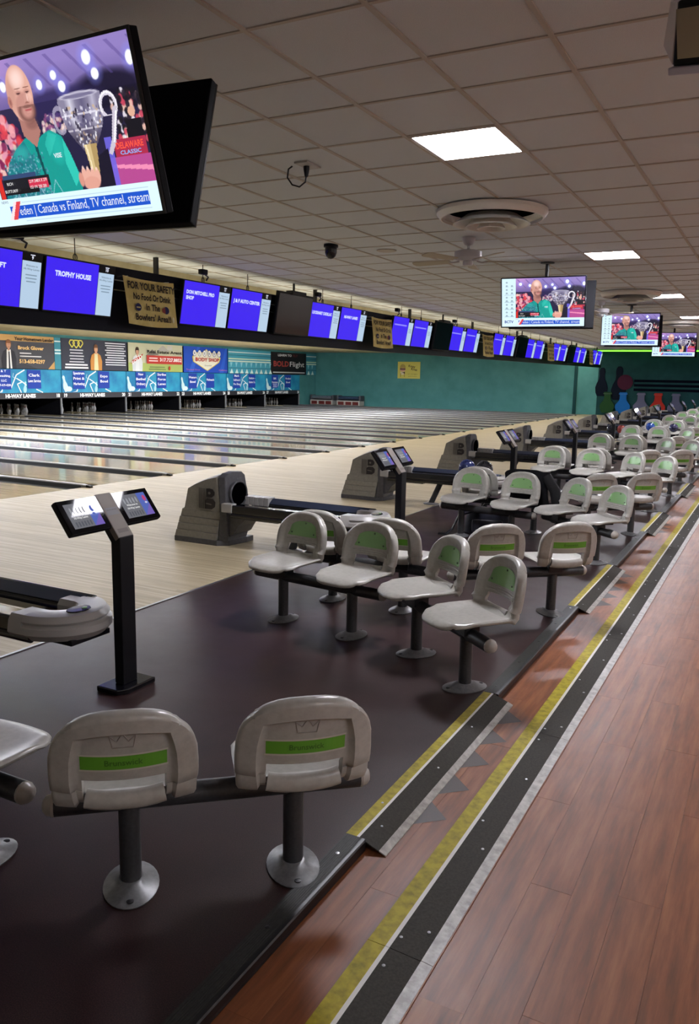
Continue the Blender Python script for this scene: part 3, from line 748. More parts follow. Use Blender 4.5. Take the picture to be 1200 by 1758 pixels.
for q in range(6):
    yA = B0 + 6 * PL + PITCH * q + .02; w = PITCH - .04
    t = thing('masking_unit', f'teal masking panel over the pins with {desc[q]}', 'panel', (XMK, yA, 0), group='masking units')
    p = MB().box(-.05, 0, .83, 0, w, 1.66).build('lower_panel', m_noise('masking_teal', '#1672a6', '#2f9cbd', 1.4, .5, .3), t)
    s = Sign((0, 0, .84), uM, vM, .002)
    pinshape(s, .22, .02, .62, '#cfe9e6', .25); s.ell(.33, .12, .16, .1, '#d9eceb', 10); s.poly([(.5, 0), (.75, .02), (.78, .16), (.68, .04)], '#e9f3ee')
    pinshape(s, 1.7, .0, .4, '#a9d8e4', -.1); s.line([(2.2, .12), (2.5, 0)], .04, '#eef6f4')
    squig(s, 1.1)
    a, b = sponsors[q]
    s.rect(.52, .12, 1.12, .8, '#1e3fa0'); s.rect(1.82, .14, 2.42, .8, '#1e3fa0')
    for lines, xc in ((a, .82), (b, 2.12)):
        n = len(lines); sz = .1 if n < 4 else .075; st = .2 if n < 4 else .16; yt = .47 + (n - 1) * st / 2
        for i, ln in enumerate(lines): s.text(ln, xc, yt - i * st, sz, '#f4f6ff', bold=.025, width=min(.56, .1 * sz / .1 * len(ln)))
    if q == 5: s.bars(.6, 1.04, .3, .03, 3, .07, '#d9e0ff')
    s.flush(p, 'print')
    MB().box(-.05, 0, .62, .004, w, .83).build('number_strip', mat('#26242a', .45, name='strip_black'), t)
    s = Sign((.004, 0, .62), uM, vM, .002)
    if q: s.text(str(17 + 2 * q), .16, .045, .125, '#f5f5f0', bold=.05)
    s.text(str(18 + 2 * q), w - .16, .045, .125, '#f5f5f0', bold=.05).text('HI-WAY LANES', 1.52, .045, .125, '#f5f5f0', bold=.05, width=1.3)
    s.flush(t, 'lettering')
    MB().box(-.06, w - .02, 0.035, .0, w + .02, .62).build('divider_post', mat('#8e9092', .4, name='post_grey'), t)
    MB().box(-2.6, w - .01, -.1, -.08, w + .03, .62).build('kickback', M_BLACKP, t)
# upper banners
def upper(px, y0, y1, name, label, bgc, fn, z0=1.68, z1=2.84):
    t = thing(name, label, 'banner', (XMK, y0, z0))
    MB().box(-.03, 0, 0, 0, y1 - y0, z1 - z0).build('sheet', m_noise('banner_cloth', bgc, bgc, 3, .6, .3), t)
    s = Sign((0, 0, 0), uM, vM, .002); fn(s, y1 - y0, z1 - z0); s.flush(t, 'print')
def person(s, x, h, skin, hair, top, under, suit=True):
    s.ell(x, h * .72, h * .1, h * .14, hair, 16)
    s.poly([(x - h * .25, 0), (x - h * .27, h * .3), (x - h * .2, h * .5), (x - h * .06, h * .58), (x + h * .06, h * .58), (x + h * .2, h * .5), (x + h * .27, h * .3), (x + h * .25, 0)], top)
    s.poly([(x - h * .1, 0), (x - h * .07, h * .56), (x + h * .07, h * .56), (x + h * .1, 0)], under)
    s.ell(x, h * .69, h * .075, h * .115, skin, 16)
    s.rect(x - h * .035, h * .53, x + h * .035, h * .62, skin)
    s.ell(x - h * .025, h * .71, h * .01, h * .008, '#2b2320', 8).ell(x + h * .025, h * .71, h * .01, h * .008, '#2b2320', 8).rect(x - h * .025, h * .635, x + h * .025, h * .645, '#9c4f48')
    s.poly([(x - h * .08, h * .74), (x - h * .06, h * .84), (x + h * .06, h * .84), (x + h * .08, h * .74)], hair)
def b1(s, w, h):
    s.rect(0, h * .82, w, h, '#c99f62'); s.poly([(w * .9, 0), (w, 0), (w, h * .25)], '#c99f62'); s.poly([(w * .55, h * .18), (w * .75, 0), (w * .35, 0)], '#3c3c42')
    person(s, w * .36, h, '#c89576', '#8a5a36', '#2e2e34', '#eceae6'); s.poly([(w * .36 - .03, .0), (w * .36 + .03, 0), (w * .36 + .02, h * .5), (w * .36 - .02, h * .5)], '#24242a')
    s.text('Your Hometown Lender', w * .71, h * .845, .115, '#231f20', bold=.03, width=w * .55).text('Brock Glover', w * .66, h * .58, .12, '#f0c684', bold=.04, width=w * .36)
    s.rect(w * .5, h * .45, w * .66, h * .48, '#e8e8e8').rect(w * .5, h * .36, w * .8, h * .39, '#e8e8e8').text('513-658-0297', w * .67, h * .17, .13, '#f0c684', bold=.04, width=w * .36)
def b2(s, w, h):
    y = '#e6dd62'
    for x, k in ((.155, .8), (.275, .8), (.215, 1.)):
        cx = w * x; a = .17 * k
        s.line([(cx - a, h * .86), (cx - a * .55, h * .95), (cx + a * .55, h * .95), (cx + a, h * .86), (cx, h * .72 - (k - .8) * .1), (cx - a, h * .86)], .045, y)
    s.bars(w * .1, w * .33, h * .62, .04, 5, .11, '#d8d8e0'); s.bars(w * .04, w * .38, h * .14, .06, 2, .11, '#f4f4f6', ragged=.1)
    person(s, w * .5, h, '#d9a583', '#7a5236', '#c98a45', '#e4dfae', False)
    s.bars(w * .63, w * .97, h * .9, .042, 10, .093, '#e6e6ee', ragged=.2)
def b3(s, w, h):
    s.rect(0, 0, w, h * .3, '#aebf6a'); s.poly([(w * .3, h * .55), (w * .42, h * .8), (w * .55, h * .6)], '#8a8276'); s.poly([(w * .5, h * .75), (w * .62, h * .97), (w * .75, h * .75)], '#b7b4aa'); s.rect(w * .7, h * .8, w * .8, h * .97, '#c9c6bc')
    person(s, w * .15, h, '#d3a184', '#3a2a22', '#dfe3e4', '#e9ecec')
    s.poly([(w * .03, h * .25), (w * .22, h * .5), (w * .25, h * .63), (w * .06, h * .38)], '#c33a2e').text('SOLD', w * .145, h * .36, .13, '#f7f2ee', bold=.03, rot=.5, width=w * .2)
    s.text('Real Estate Agent', w * .65, h * .66, .13, '#2c2823', bold=.03, width=w * .66)
    s.rect(w * .31, h * .28, w * .98, h * .58, '#c23d33').text('317.727.8852', w * .76, h * .38, .14, '#fbf4f0', bold=.03, width=w * .42).bars(w * .33, w * .53, h * .46, .05, 2, .11, '#f4d6d0')
    s.bars(w * .32, w * .68, h * .14, .05, 2, .1, '#7e9157'); s.ell(w * .73, h * .13, .06, .1, '#c2442f', 12)
def b4(s, w, h):
    s.poly([(w * .1, 0), (w * .3, h), (w * .36, h), (w * .2, 0)], '#2f62cf').poly([(w * .8, 0), (w * .95, h), (w, h), (w * .9, 0)], '#2f62cf')
    pts = [(w * .18, h * .6), (w * .25, h * .78), (w * .42, h * .8), (w * .5, h * .93), (w * .58, h * .8), (w * .76, h * .78), (w * .83, h * .6), (w * .8, h * .42), (w * .52, h * .06), (w * .2, h * .42)]
    s.poly(pts, '#d9c24a'); cx, cy = w * .505, h * .5
    s.poly([(cx + (a - cx) * .93, cy + (b - cy) * .93) for a, b in pts], '#f2efd8')
    for i, ch in enumerate('BLEKES'):
        x = w * (.23 + .11 * i); s.ell(x, h * .76, .13, .15, '#2a2c55', 18).ell(x, h * .76, .11, .13, '#f6f6f2', 18).text(ch, x, h * .71, .1, '#30325c', bold=.03)
    s.text('BODY SHOP', w * .51, h * .44, .17, '#c0302a', bold=.02, width=w * .54).text('Greenfield', w * .52, h * .26, .06, '#6a6450', width=w * .16)
    s.text('Trusted Since', w * .18, h * .08, .07, '#d27fa8', width=w * .3).text('Collision', w * .87, h * .08, .07, '#d27fa8', width=w * .2)
def stripes(s, w, h):
    s.rect(0, h * .86, w, h * .9, '#dff0ec').rect(0, h * .58, w, h * .63, '#cfe6c4').rect(0, h * .48, w, h * .53, '#dfeed8').rect(0, h * .74, w, h * .76, '#17586f').rect(0, h * .21, w, h * .23, '#17586f')
    for x in np.arange(.1, w - .2, .42): s.poly([(x, 0), (x + .16, h * .2), (x + .3, 0)], '#d9efe6').poly([(x + .1, h * .25), (x + .02, h * .46), (x + .22, h * .46)], '#8fd0da')
def b6(s, w, h):
    s.text('LEARN TO', w * .38, h * .82, .12, '#f2f2f2', bold=.03, width=w * .38).text('FLY', w * .68, h * .82, .12, '#7c2f30', bold=.02, width=w * .14)
    s.text('BOLD', w * .28, h * .36, .28, '#a8443e', bold=.03, width=w * .42).text('Flight', w * .73, h * .36, .28, '#f4f4f4', width=w * .42).bars(w * .04, w * .97, h * .06, .06, 1, .1, '#c8c8c8')
def b0(s, w, h): pass
upper(0, 18.46, 21.6, 'vinyl_banner', 'grey and tan lender banner with a man in a dark suit', '#4a4a50', b1)
upper(0, 21.93, 25.37, 'vinyl_banner', 'dark slate banner with yellow diamond outlines and a woman in an orange coat', '#3b3d4a', b2)
upper(0, 25.46, 28.87, 'vinyl_banner', 'pale green real estate banner with a red SOLD sign', '#c9c8a8', b3)
upper(0, 28.97, 32.22, 'vinyl_banner', 'bright blue body shop banner with a cream lozenge', '#2450bd', b4)
upper(0, 32.3, 36.0, 'striped_panel', 'teal panel with pale horizontal stripes and pin tops', '#4aa3b8', stripes)
upper(0, 36.02, 39.6, 'vinyl_banner', 'black flight school banner with red and white lettering', '#1d1c20', b6)
upper(0, 39.62, 40.72, 'striped_panel', 'narrow striped teal panel right of the black banner', '#3f8fa0', stripes)
upper(0, 21.62, 21.91, 'striped_panel', 'sliver of striped teal panel between the first two banners', '#3f8fa0', lambda s, w, h: stripes(s, w, h) if False else s.rect(0, h * .86, w, h * .9, '#dff0ec').rect(0, h * .58, w, h * .63, '#dff0ec').rect(0, h * .48, w, h * .53, '#dff0ec'))
# bowling pins in the dark pin decks
pin0 = None
PINP = [(.001, 0), (.026, 0), (.03, .02), (.05, .08), (.0605, .115), (.057, .16), (.042, .21), (.026, .255), (.0235, .28), (.03, .32), (.032, .343), (.026, .366), (.012, .379), (.001, .381)]
def make_pin():
    t = bpy.data.objects.new('bowling_pin', None); COL.objects.link(t); t.empty_display_size = .05
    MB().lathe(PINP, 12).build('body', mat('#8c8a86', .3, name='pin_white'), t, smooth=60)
    m = MB()
    for z, r in ((.266, .0253), (.29, .0258)): m.lathe([(r, z), (r + .0006, z + .002), (r + .0006, z + .008), (r, z + .01)], 12)
    m.build('neck_stripes', mat('#7a1f1c', .4, name='pin_red'), t); return t
for i in range(7, 19):
    yc = B0 + PL * i - PL / 2
    for r in range(4):
        for c in range(r + 1):
            o = make_pin() if pin0 is None else copy_tree(pin0)
            if pin0 is None: pin0 = o
            o.location = (-24.75 - r * .264, yc + (c - r / 2) * .305, 0.0005)
            tag(o, f'white bowling pin racked in the dark under lane number {NUM[10 + i]}', 'pin', f'pins on lane {NUM[10 + i]}')
# two lane machines by the corner
for q, (yy, lab) in enumerate(((0, 'lane cleaning machine with a chrome roller, left one against the teal wall'), (1, 'lane cleaning machine with a blue grey roller, right one against the teal wall'))):
    t = thing('lane_machine', lab, 'machine', (-23.0 + 1.72 * q, 40.25, .0), group='lane machines')
    MB().box(-.72, -.3, .03, .72, .3, .3).build('chassis', mat('#b6b2aa', .5, name='machine_white'), t, bevel=.02)
    m = MB()
    for x in (-.62, -.14, .3): m.box(x, -.315, .06, x + .36, -.3, .24)
    m.build('red_panels', mat('#6d2a26', .4, name='machine_red'), t)
    MB().tube([(-.66, -.12, .45), (.6, -.12, .45)], .1, 14).build('roller', mat('#b8bcc4' if q == 0 else '#5f7391', .25, .8, name='roller_metal'), t, smooth=40)
    for sx in (-1, 1): MB().box(sx * .7 - .06, -.24, .29, sx * .7 + .06, .24, .58).build('side_cheek', M_HOODDK, t, bevel=.03)
    MB().box(-.64, -.02, .3, .64, .27, .42).build('deck', M_BLACKP, t, bevel=.02)
# =================================================================== SCORE MONITOR LINE
XS = -7.3
h = thing('monitor_header', 'long dark header board carrying the row of score monitors over the lanes', 'board', (XS, 3.2, 0))
MB().prism([(0, 2.09), (0, 2.905), (35.6, 2.93), (35.6, 2.245)], lambda y, z: (-.24, y, z), lambda y, z: (-.16, y, z)).build('board', mat('#080b1a', .5, spec=.15, name='header_navy'), h)
for z in (2.62, 2.74): MB().box(-.158, 0, z, -.145, 35.6, z + .012).build('rail', M_ALU, h)
for q in range(9): MB().box(-.26, 1.2 + 4.2 * q, 2.9, -.2, 1.24 + 4.2 * q, ZC + .02).build('hanger', M_BLACKM, h)
lane_names = {9: 'CRAFT', 10: 'TROPHY HOUSE', 11: 'DON MITCHELL PRO\nSHOP', 12: 'J & F AUTO CENTER', 13: 'LOCKHART CADILLAC', 14: 'HI-WAY LANES'}
starts = []
for mth in range(-1, 9):
    ya = 8.93 + 3.395 * mth
    starts += [(9 + 2 * (mth + 1), ya), (10 + 2 * (mth + 1), ya + 1.09)]
starts[0] = (9, 5.47); starts[1] = (10, 6.574)
TL = math.radians(10)
for n, ya in starts:
    wd = 1.045; hh = .585; zt = 2.862 + .0028 * max(0, ya - 8)
    t = thing('score_monitor', (f'blue score monitor reading {lane_names[n]}'.replace(chr(10), ' ') if n > 10 and n < 15 else 'blue score monitor cut by the left picture edge' if n == 9 else 'blue score monitor reading TROPHY HOUSE beside the nearest safety banner' if n == 10 else f'blue score monitor over lane {NUM[n]}, {ORD[n - 9]} from the left'), 'monitor', (XS, ya, zt), group='score monitors')
    u = Vector((0, 1, 0)); v = Vector((math.sin(TL), 0, math.cos(TL))); o = Vector((0, 0, 0)) - v * hh
    nrm = u.cross(v)
    M = Matrix(((u.x, v.x, nrm.x, o.x), (u.y, v.y, nrm.y, o.y), (u.z, v.z, nrm.z, o.z), (0, 0, 0, 1)))
    MB().box(-.012, -.012, -.05, wd + .012, hh + .012, 0, M).build('housing', M_BLACKP, t, bevel=.006)
    s = Sign(o, u, v, .0012, em=1., rough=.3)
    s.rect(.005, .005, wd * .75, hh, '#3a1cf0', em=1.)
    s.rect(wd * .755, .005, wd - .005, hh * .86, '#b9d2ea', em=.95)
    s.text(str(n), wd * .88, hh * .895, .036, '#e8ecff', bold=.03).rect(wd * .85, hh * .965, wd * .91, hh * .98, '#e8ecff')
    if n in lane_names:
        for i, ln in enumerate(lane_names[n].split('\n')):
            if n == 11: s.text(ln, .06, hh * (.72 - .13 * i), .047, '#d9e2ff', 'l', bold=.05)
            else: s.text(ln, wd * (.385 if n != 9 else .45), hh * .68, .05 if n != 10 else .055, '#d9e2ff', bold=.05, width=min(wd * .66, .045 * len(ln)))
    else: s.rect(wd * .06, hh * .7, wd * .66, hh * .75, '#8f8bff')
    if n < 15: s.text('Welcome to', wd * .872, hh * .76, .022, '#33454f').text('Hi-Way Lanes', wd * .872, hh * .7, .022, '#33454f', width=wd * .2)
    s.bars(wd * .79, wd * .95, hh * .6, .012, 3, .035, '#7f95a8')
    s.flush(t, 'screen_picture')
    m = MB()
    m.tube([(-.06, wd * .45, 0.03), (-.06, wd * .45, ZC - zt)], .006, 6); m.tube([(-.06, wd * .45 + .03 * math.cos(a), .05 + .04 * math.sin(a)) for a in np.linspace(0, 2 * PI, 11)], .006, 6)
    m.build('hanger', M_BLACKM, t)
# safety banners
for q, (ya, zt) in enumerate(((7.71, 2.79), (14.57, 2.79), (21.3, 2.82), (28.18, 2.88), (35.1, 2.9))):
    w, hh = (.95 if q < 4 else .8), .575
    t = thing('safety_banner', f'tan FOR YOUR SAFETY banner between blue monitors, {ORD[q]} from the left', 'banner', (XS, ya, zt - hh), group='safety banners')
    m = MB(); m.grid(lambda a, b: (.035 + .03 * (1 - b) + .008 * math.sin(a * 9 + b * 3), a * w * (1 - .04 * (1 - b)) + .06 * (1 - b), b * hh - .02 * math.sin(a * PI)), 12, 8)
    m.grid(lambda a, b: (.031 + .03 * (1 - b) + .008 * math.sin(a * 9 + b * 3), a * w * (1 - .04 * (1 - b)) + .06 * (1 - b), b * hh - .02 * math.sin(a * PI)), 12, 8)
    m.build('cloth', m_noise('banner_tan', '#c4b06c', '#d6c486', 6, .8, .2), t, fix=False)
    s = Sign((.0825, .02, 0), (0, 1, 0), Vector((-.03 / hh, 0, 1)).normalized(), .0012)
    k = '#2a2018'
    s.text('FOR YOUR SAFETY', .475, .43, .088, k, bold=.03, width=.88).text('No Food Or Drink', .475, .305, .08, k, bold=.03, width=.7).text('In The', .475, .185, .08, k, bold=.03, width=.26).text("Bowlers' Area!!", .475, .055, .08, k, bold=.03, width=.66)
    s.ell(.2, .21, .055, .048, '#1f2152', 16).rect(.165, .2, .235, .215, '#cbb876').ell(.72, .205, .055, .048, '#1f2152', 16).poly([(.64, .22), (.7, .25), (.7, .16), (.64, .18)], '#8a3a30').ell(.85, .09, .02, .04, '#d8cfae', 10)
    s.flush(t, 'lettering')
    MB().tube([(.03, w * .1, hh), (-.14, w * .1, hh + .0)], .004, 6).tube([(.03, w * .9, hh), (-.14, w * .9, hh)], .004, 6).build('tie', M_ALU, t)
# black screens between the monitor pairs
for q, ya in enumerate((11.2, 17.97, 24.72, 31.6)):
    w = (1.08, 1.08, 1.08, .95)[q]
    t = thing('dark_television', f'switched-off black television between blue monitors, {ORD[q]} from the left', 'television', (XS + .06, ya, 2.95), group='dark televisions in the monitor row')
    Ml = Matrix.Rotation(math.radians(9), 4, 'Y')
    MB().box(-.06, 0, -.68, 0, w, 0, Ml).build('housing', M_BLACKP, t, bevel=.008)
    MB().box(0, .02, -.66, .004, w - .02, -.03, Ml).build('screen', mat('#05050a', .12, name='dark_glass'), t)
    MB().box(-.12, w * .35, -.02, .02, w * .75, .04).tube([(-.1, w * .55, .03), (-.1, w * .55, ZC - 2.95)], .02, 8).build('mount', M_BLACKM, t, bevel=.008)
# small camera arms above the header
for q, ya in enumerate((6.17, 9.28, 12.45, 15.75, 19.1)):
    t = thing('camera_arm', f'small black camera on a bent arm above the header, {ORD[q]} from the left', 'camera', (XS + .05, ya, 2.9), group='camera arms')
    MB().tube([(-.05, .12, .01), (0, .1, .05), (.02, .02, .07), (.02, -.02, .1)], .012, 8).build('arm', M_BLACKM, t)
    MB().box(-.02, -.1, .07, .06, .02, .14).build('body', M_BLACKP, t, bevel=.01)

# =================================================================== TELEVISIONS
NX, NY = 320, 180
def tv_paint():
    X, Y = np.meshgrid((np.arange(NX) + .5) / NX, (np.arange(NY) + .5) / NY); rng = np.random.RandomState(3)
    im = np.zeros((NY, NX, 3))
    C = lambda hx: np.array([int(hx[i:i + 2], 16) / 255 for i in (1, 3, 5)])
    def put_(mask, c, a=1.):
        c = C(c) if isinstance(c, str) else c; m = (mask * a)[..., None]; im[:] = im * (1 - m) + c * m
    sm = lambda d, e=.006: np.clip(.5 - d / e, 0, 1)
    def ell(cx, cy, rx, ry, c, a=1., e=.12): put_(np.clip((1 - ((X - cx) / rx) ** 2 - ((Y - cy) / ry) ** 2) / e, 0, 1), c, a)
    def rect(x0, y0, x1, y1, c, a=1.): put_(((X >= x0) & (X < x1) & (Y >= y0) & (Y < y1)).astype(float), c, a)
    def poly(pts, c, a=1.):
        ins = np.zeros(X.shape, bool); n = len(pts)
        for i in range(n):
            (x1, y1), (x2, y2) = pts[i], pts[(i + 1) % n]
            if y1 == y2: continue
            cnd = ((y1 > Y) != (y2 > Y)) & (X < (x2 - x1) * (Y - y1) / (y2 - y1) + x1); ins ^= cnd
        put_(ins.astype(float), c, a)
    im[:] = C('#3d3568')
    put_(np.clip(1.15 - Y / .45, 0, 1), '#9a86c8', .85); put_(np.clip(1 - abs(X - .22) / .25, 0, 1) * np.clip(1 - Y / .3, 0, 1), '#d79ad8', .7)
    rect(.17, .28, 1, .82, '#1b1830', .75); ell(.86, .28, .2, .13, '#141026', .9, .6); ell(.62, .3, .25, .1, '#2a2350', .8, .6)
    for q in range(9): poly([(.18 + .1 * q, .02), (.2 + .1 * q, .02), (.3 + .1 * q, .2), (.29 + .1 * q, .2)], '#5b4a8c', .5)
    for cx, cy, rx, ry in ((.23, .12, .022, .036), (.345, .15, .018, .035), (.535, .18, .017, .033), (.615, .145, .017, .03), (.645, .215, .02, .036), (.79, .09, .023, .045), (.815, .185, .02, .036), (.985, .14, .02, .045)):
        ell(cx, cy, rx * 2.2, ry * 2, '#8a92ff', .45, 1.); ell(cx, cy, rx, ry, '#f4f8ff', 1., .4)
    for i in range(150):
        cx = .18 + .2 * rng.rand(); cy = .33 + .36 * rng.rand(); c = ['#d8434f', '#e9a0a8', '#f0c7b8', '#b92838', '#7c2450', '#d88fa8'][rng.randint(6)]; ell(cx, cy, .012 + .01 * rng.rand(), .022 + .016 * rng.rand(), c, .85, .5)
    for i in range(60): ell(.5 + .12 * rng.rand(), .36 + .1 * rng.rand(), .009, .018, ['#d8b0a8', '#8a4a78', '#e8d0c8', '#503a70'][rng.randint(4)], .8, .5)
    for i in range(110):
        cx = .86 + .14 * rng.rand(); cy = .3 + .3 * rng.rand(); c = ['#1a1620', '#1a1620', '#2b2230', '#e0b8a8', '#c2445a', '#e8e0e8'][rng.randint(6)]; ell(cx, cy, .011, .024, c, .9, .5)
    ell(.945, .42, .017, .03, '#d8a890'); poly([(.91, .46), (.98, .46), (.985, .58), (.905, .58)], '#15131c'); poly([(.915, .58), (.975, .58), (.972, .68), (.92, .68)], '#a8a6c0')
    rect(.83, .56, .985, .66, '#a82a48'); poly([(.80, .66), (1, .66), (1, .82), (.78, .82)], '#b0488c'); poly([(.81, .7), (1, .73), (1, .76), (.81, .72)], '#e88ab0'); rect(.79, .54, .825, .82, '#6b62d8', .9); poly([(.68, .68), (.8, .6), (.8, .82), (.68, .82)], '#181428')
    # trophy: tapering cup with bands, bright rim and dark mirrored foot
    cw = np.interp(Y, [.27, .3, .38, .46, .52, .57, .60], [.105, .108, .104, .09, .066, .04, .028]); dx = (X - .712) / cw
    cup = (abs(dx) < 1) & (Y > .275) & (Y < .6)
    put_(cup.astype(float), '#857f98'); put_(cup * np.clip(1 - abs(dx + .45) / .25, 0, 1), '#dcdae8', .8); put_(cup * np.clip(1 - abs(dx - .6) / .2, 0, 1), '#c4c0d4', .7)
    put_(cup * np.clip(1 - abs(dx - .1) / .35, 0, 1), '#4a4468', .6); put_(cup * np.clip((Y - .42) / .1, 0, 1), '#3d3648', .7); put_(cup * np.clip(1 - abs(dx) * .1, 0, 1) * (abs(Y - .385) < .006), '#e8e4f0', .7); put_(cup * (abs(Y - .47) < .006), '#d8d0dc', .7)
    ell(.712, .278, .105, .022, '#b9b4c8', 1., .25); ell(.712, .281, .09, .013, '#6d6788', .9, .4)
    for i in range(120):
        yy = .34 + .24 * rng.rand(); ww = np.interp(yy, [.3, .46, .6], [.1, .085, .02]); cx = .712 + ww * (2 * rng.rand() - 1)
        ell(cx, yy, .003 + .004 * rng.rand(), .006 + .010 * rng.rand(), ['#f8f8ff', '#221c30', '#d4cfe0', '#5d5678', '#c8a884'][rng.randint(5)], .8, .6)
    th = np.hypot((X - .845) / .045, (Y - .365) / .085); put_((np.clip(1 - abs(th - .8) / .2, 0, 1) > .2) * (Y < .42), '#cfc9d8'); put_((abs(th - .85) < .05) * (Y < .4), '#ffffff', .8)
    poly([(.862, .38), (.885, .38), (.845, .58), (.815, .645), (.80, .63), (.83, .55)], '#c4bccb'); poly([(.872, .4), (.88, .4), (.842, .57), (.835, .57)], '#f6f4fa')
    th = np.hypot((X - .595) / .035, (Y - .4) / .09); put_((abs(th - .8) < .16) * (X < .615), '#a9a2b8', .8)
    poly([(.685, .56), (.75, .56), (.735, .74), (.70, .76)], '#cdb583'); poly([(.72, .56), (.75, .56), (.735, .74), (.72, .75)], '#9c8050', .7); poly([(.69, .56), (.70, .56), (.708, .72), (.703, .72)], '#f0e2bc', .8)
    # jersey
    poly([(.20, .84), (.235, .70), (.27, .60), (.33, .52), (.40, .46), (.44, .50), (.49, .46), (.53, .44), (.585, .49), (.61, .60), (.635, .74), (.63, .84)], '#14948c'); poly([(.20, .84), (.235, .70), (.27, .60), (.33, .52), (.38, .48), (.42, .62), (.44, .84)], '#1c6e7c', .75); ell(.35, .55, .06, .06, '#39b8ae', .6, .95); ell(.55, .55, .05, .12, '#2cc4b4', .5, .95)
    for i in range(700):
        cx = .23 + .24 * rng.rand(); cy = .56 + .28 * rng.rand()
        if rng.rand() < (cy - .5) * 3.2: ell(cx, cy, .003 + .003 * rng.rand(), .005 + .006 * rng.rand(), ['#3c6f86', '#5f8fa5', '#2a5a70', '#7fb0bd'][rng.randint(4)], .8, .6)
    poly([(.43, .48), (.445, .48), (.46, .7), (.45, .74)], '#0c4a50'); poly([(.585, .5), (.61, .6), (.632, .74), (.60, .8), (.575, .65)], '#2fbfae'); poly([(.52, .45), (.56, .48), (.5, .6), (.49, .52)], '#3cc7b6', .5)
    # neck, head, beard: soft shading laid over the outline
    poly([(.385, .34), (.47, .36), (.485, .44), (.445, .53), (.39, .45)], '#a8756c'); ell(.45, .39, .04, .04, '#7d524e', .6, .8)
    ell(.424, .205, .068, .168, '#d9a596', 1., .08); ell(.437, .29, .052, .098, '#c08a80', 1., .35); ell(.38, .2, .03, .12, '#b98578', .55, .9)
    ell(.425, .12, .045, .075, '#f6dcd6', .75, .95); ell(.363, .245, .012, .038, '#b57a70'); ell(.365, .245, .006, .022, '#8a5650', .7, .7); ell(.47, .235, .016, .04, '#eebfb0', .7, .9)
    put_(np.clip(1 - abs(np.hypot((X - .442) / .05, (Y - .31) / .075) - .75) / .35, 0, 1) * (Y > .275), '#6b4540', .75); ell(.445, .285, .028, .012, '#6b4540', .7, .7)
    for ex in (.417, .463): ell(ex, .2, .019, .016, '#a8746c', .7, .9); ell(ex, .205, .015, .004, '#3c2224', .9, .5); ell(ex, .176, .018, .005, '#6e463e', .7, .6)
    poly([(.444, .195), (.456, .195), (.468, .258), (.45, .266), (.438, .258)], '#c9958a', .55); ell(.452, .262, .014, .005, '#8a5850', .8, .6); ell(.458, .235, .005, .03, '#f0cabf', .7, .9)
    ell(.450, .305, .022, .007, '#b0585c', 1., .4); ell(.450, .318, .014, .004, '#d99890', .6, .7)
    # hand
    for q in range(4): ell(.655 + .022 * q, .735 + .006 * q, .014, .05, '#e0a898', 1., .3); ell(.655 + .022 * q, .69 + .006 * q, .006, .012, '#f4d0c4', .8, .5)
    ell(.685, .79, .045, .045, '#d99c8c', 1., .3); ell(.635, .76, .014, .05, '#d08f80', 1., .4)
    for q in range(6): poly([(.27 + .05 * q, .82), (.275 + .05 * q, .82), (.30 + .05 * q - (q % 2) * .05, .74), (.295 + .05 * q - (q % 2) * .05, .74)], '#d0d4e4', .5)
    # scoreboard
    rect(.21, .70, .47, .765, '#1a1a22'); rect(.35, .715, .455, .78, '#c8304c'); rect(.21, .765, .40, .80, '#121218'); rect(.21, .675, .40, .70, '#31466e'); rect(.175, .69, .20, .82, '#d03028')
    # side column and ticker
    rect(0, 0, .172, 1, '#cfe9f4'); rect(0, .82, 1, 1, '#d4ecf8')
    for q, y in enumerate((.05, .12, .20, .27, .36, .43, .51, .58, .67, .74)):
        for x in (.04, .105):
            if q < 2 and x > .1 and q == 0: continue
            ell(x + .02, y + .03, .014, .02, '#8fa3b0', .9, .4)
            if q % 2: rect(x, y + .045, x + .045, y + .052, '#9db3c0')
    for y in (.34, .49, .64, .79): rect(.03, y, .15, y + .006, '#8aa0b4')
    rect(.205, .872, .948, .958, '#1c52c4'); poly([(.2, .962), (.235, .962), (.275, .845), (.245, .845)], '#d8404a'); poly([(.19, .962), (.21, .962), (.25, .845), (.235, .845)], '#f2d8dc')
    for y in (.85, .975): rect(.28, y, .95, y + .004, '#b8d0e0')
    return np.clip(im, 0, 1)
TVW, TVH = 1.09, 1.09 * .585
def tv_mesh():
    im = tv_paint(); l = np.where(im <= .04045, im / 12.92, ((im + .055) / 1.055) ** 2.4)
    b = .012; w, h_ = TVW - 2 * b, TVH - 2 * b
    vs = [(-w / 2 + w * i / NX, 0, h_ / 2 - h_ * j / NY) for j in range(NY + 1) for i in range(NX + 1)]
    fs = [(j * (NX + 1) + i, (j + 1) * (NX + 1) + i, (j + 1) * (NX + 1) + i + 1, j * (NX + 1) + i + 1) for j in range(NY) for i in range(NX)]
    me = bpy.data.meshes.new('screen_picture'); me.from_pydata(vs, [], fs)
    a = me.color_attributes.new('Col', 'FLOAT_COLOR', 'CORNER')
    c = np.ones((NY * NX, 4, 4)); c[:, :, :3] = l.reshape(-1, 1, 3); a.data.foreach_set('color', c.ravel().astype('f'))
    me.materials.append(m_attr('television_picture', .9)); return me
ME_TV = None
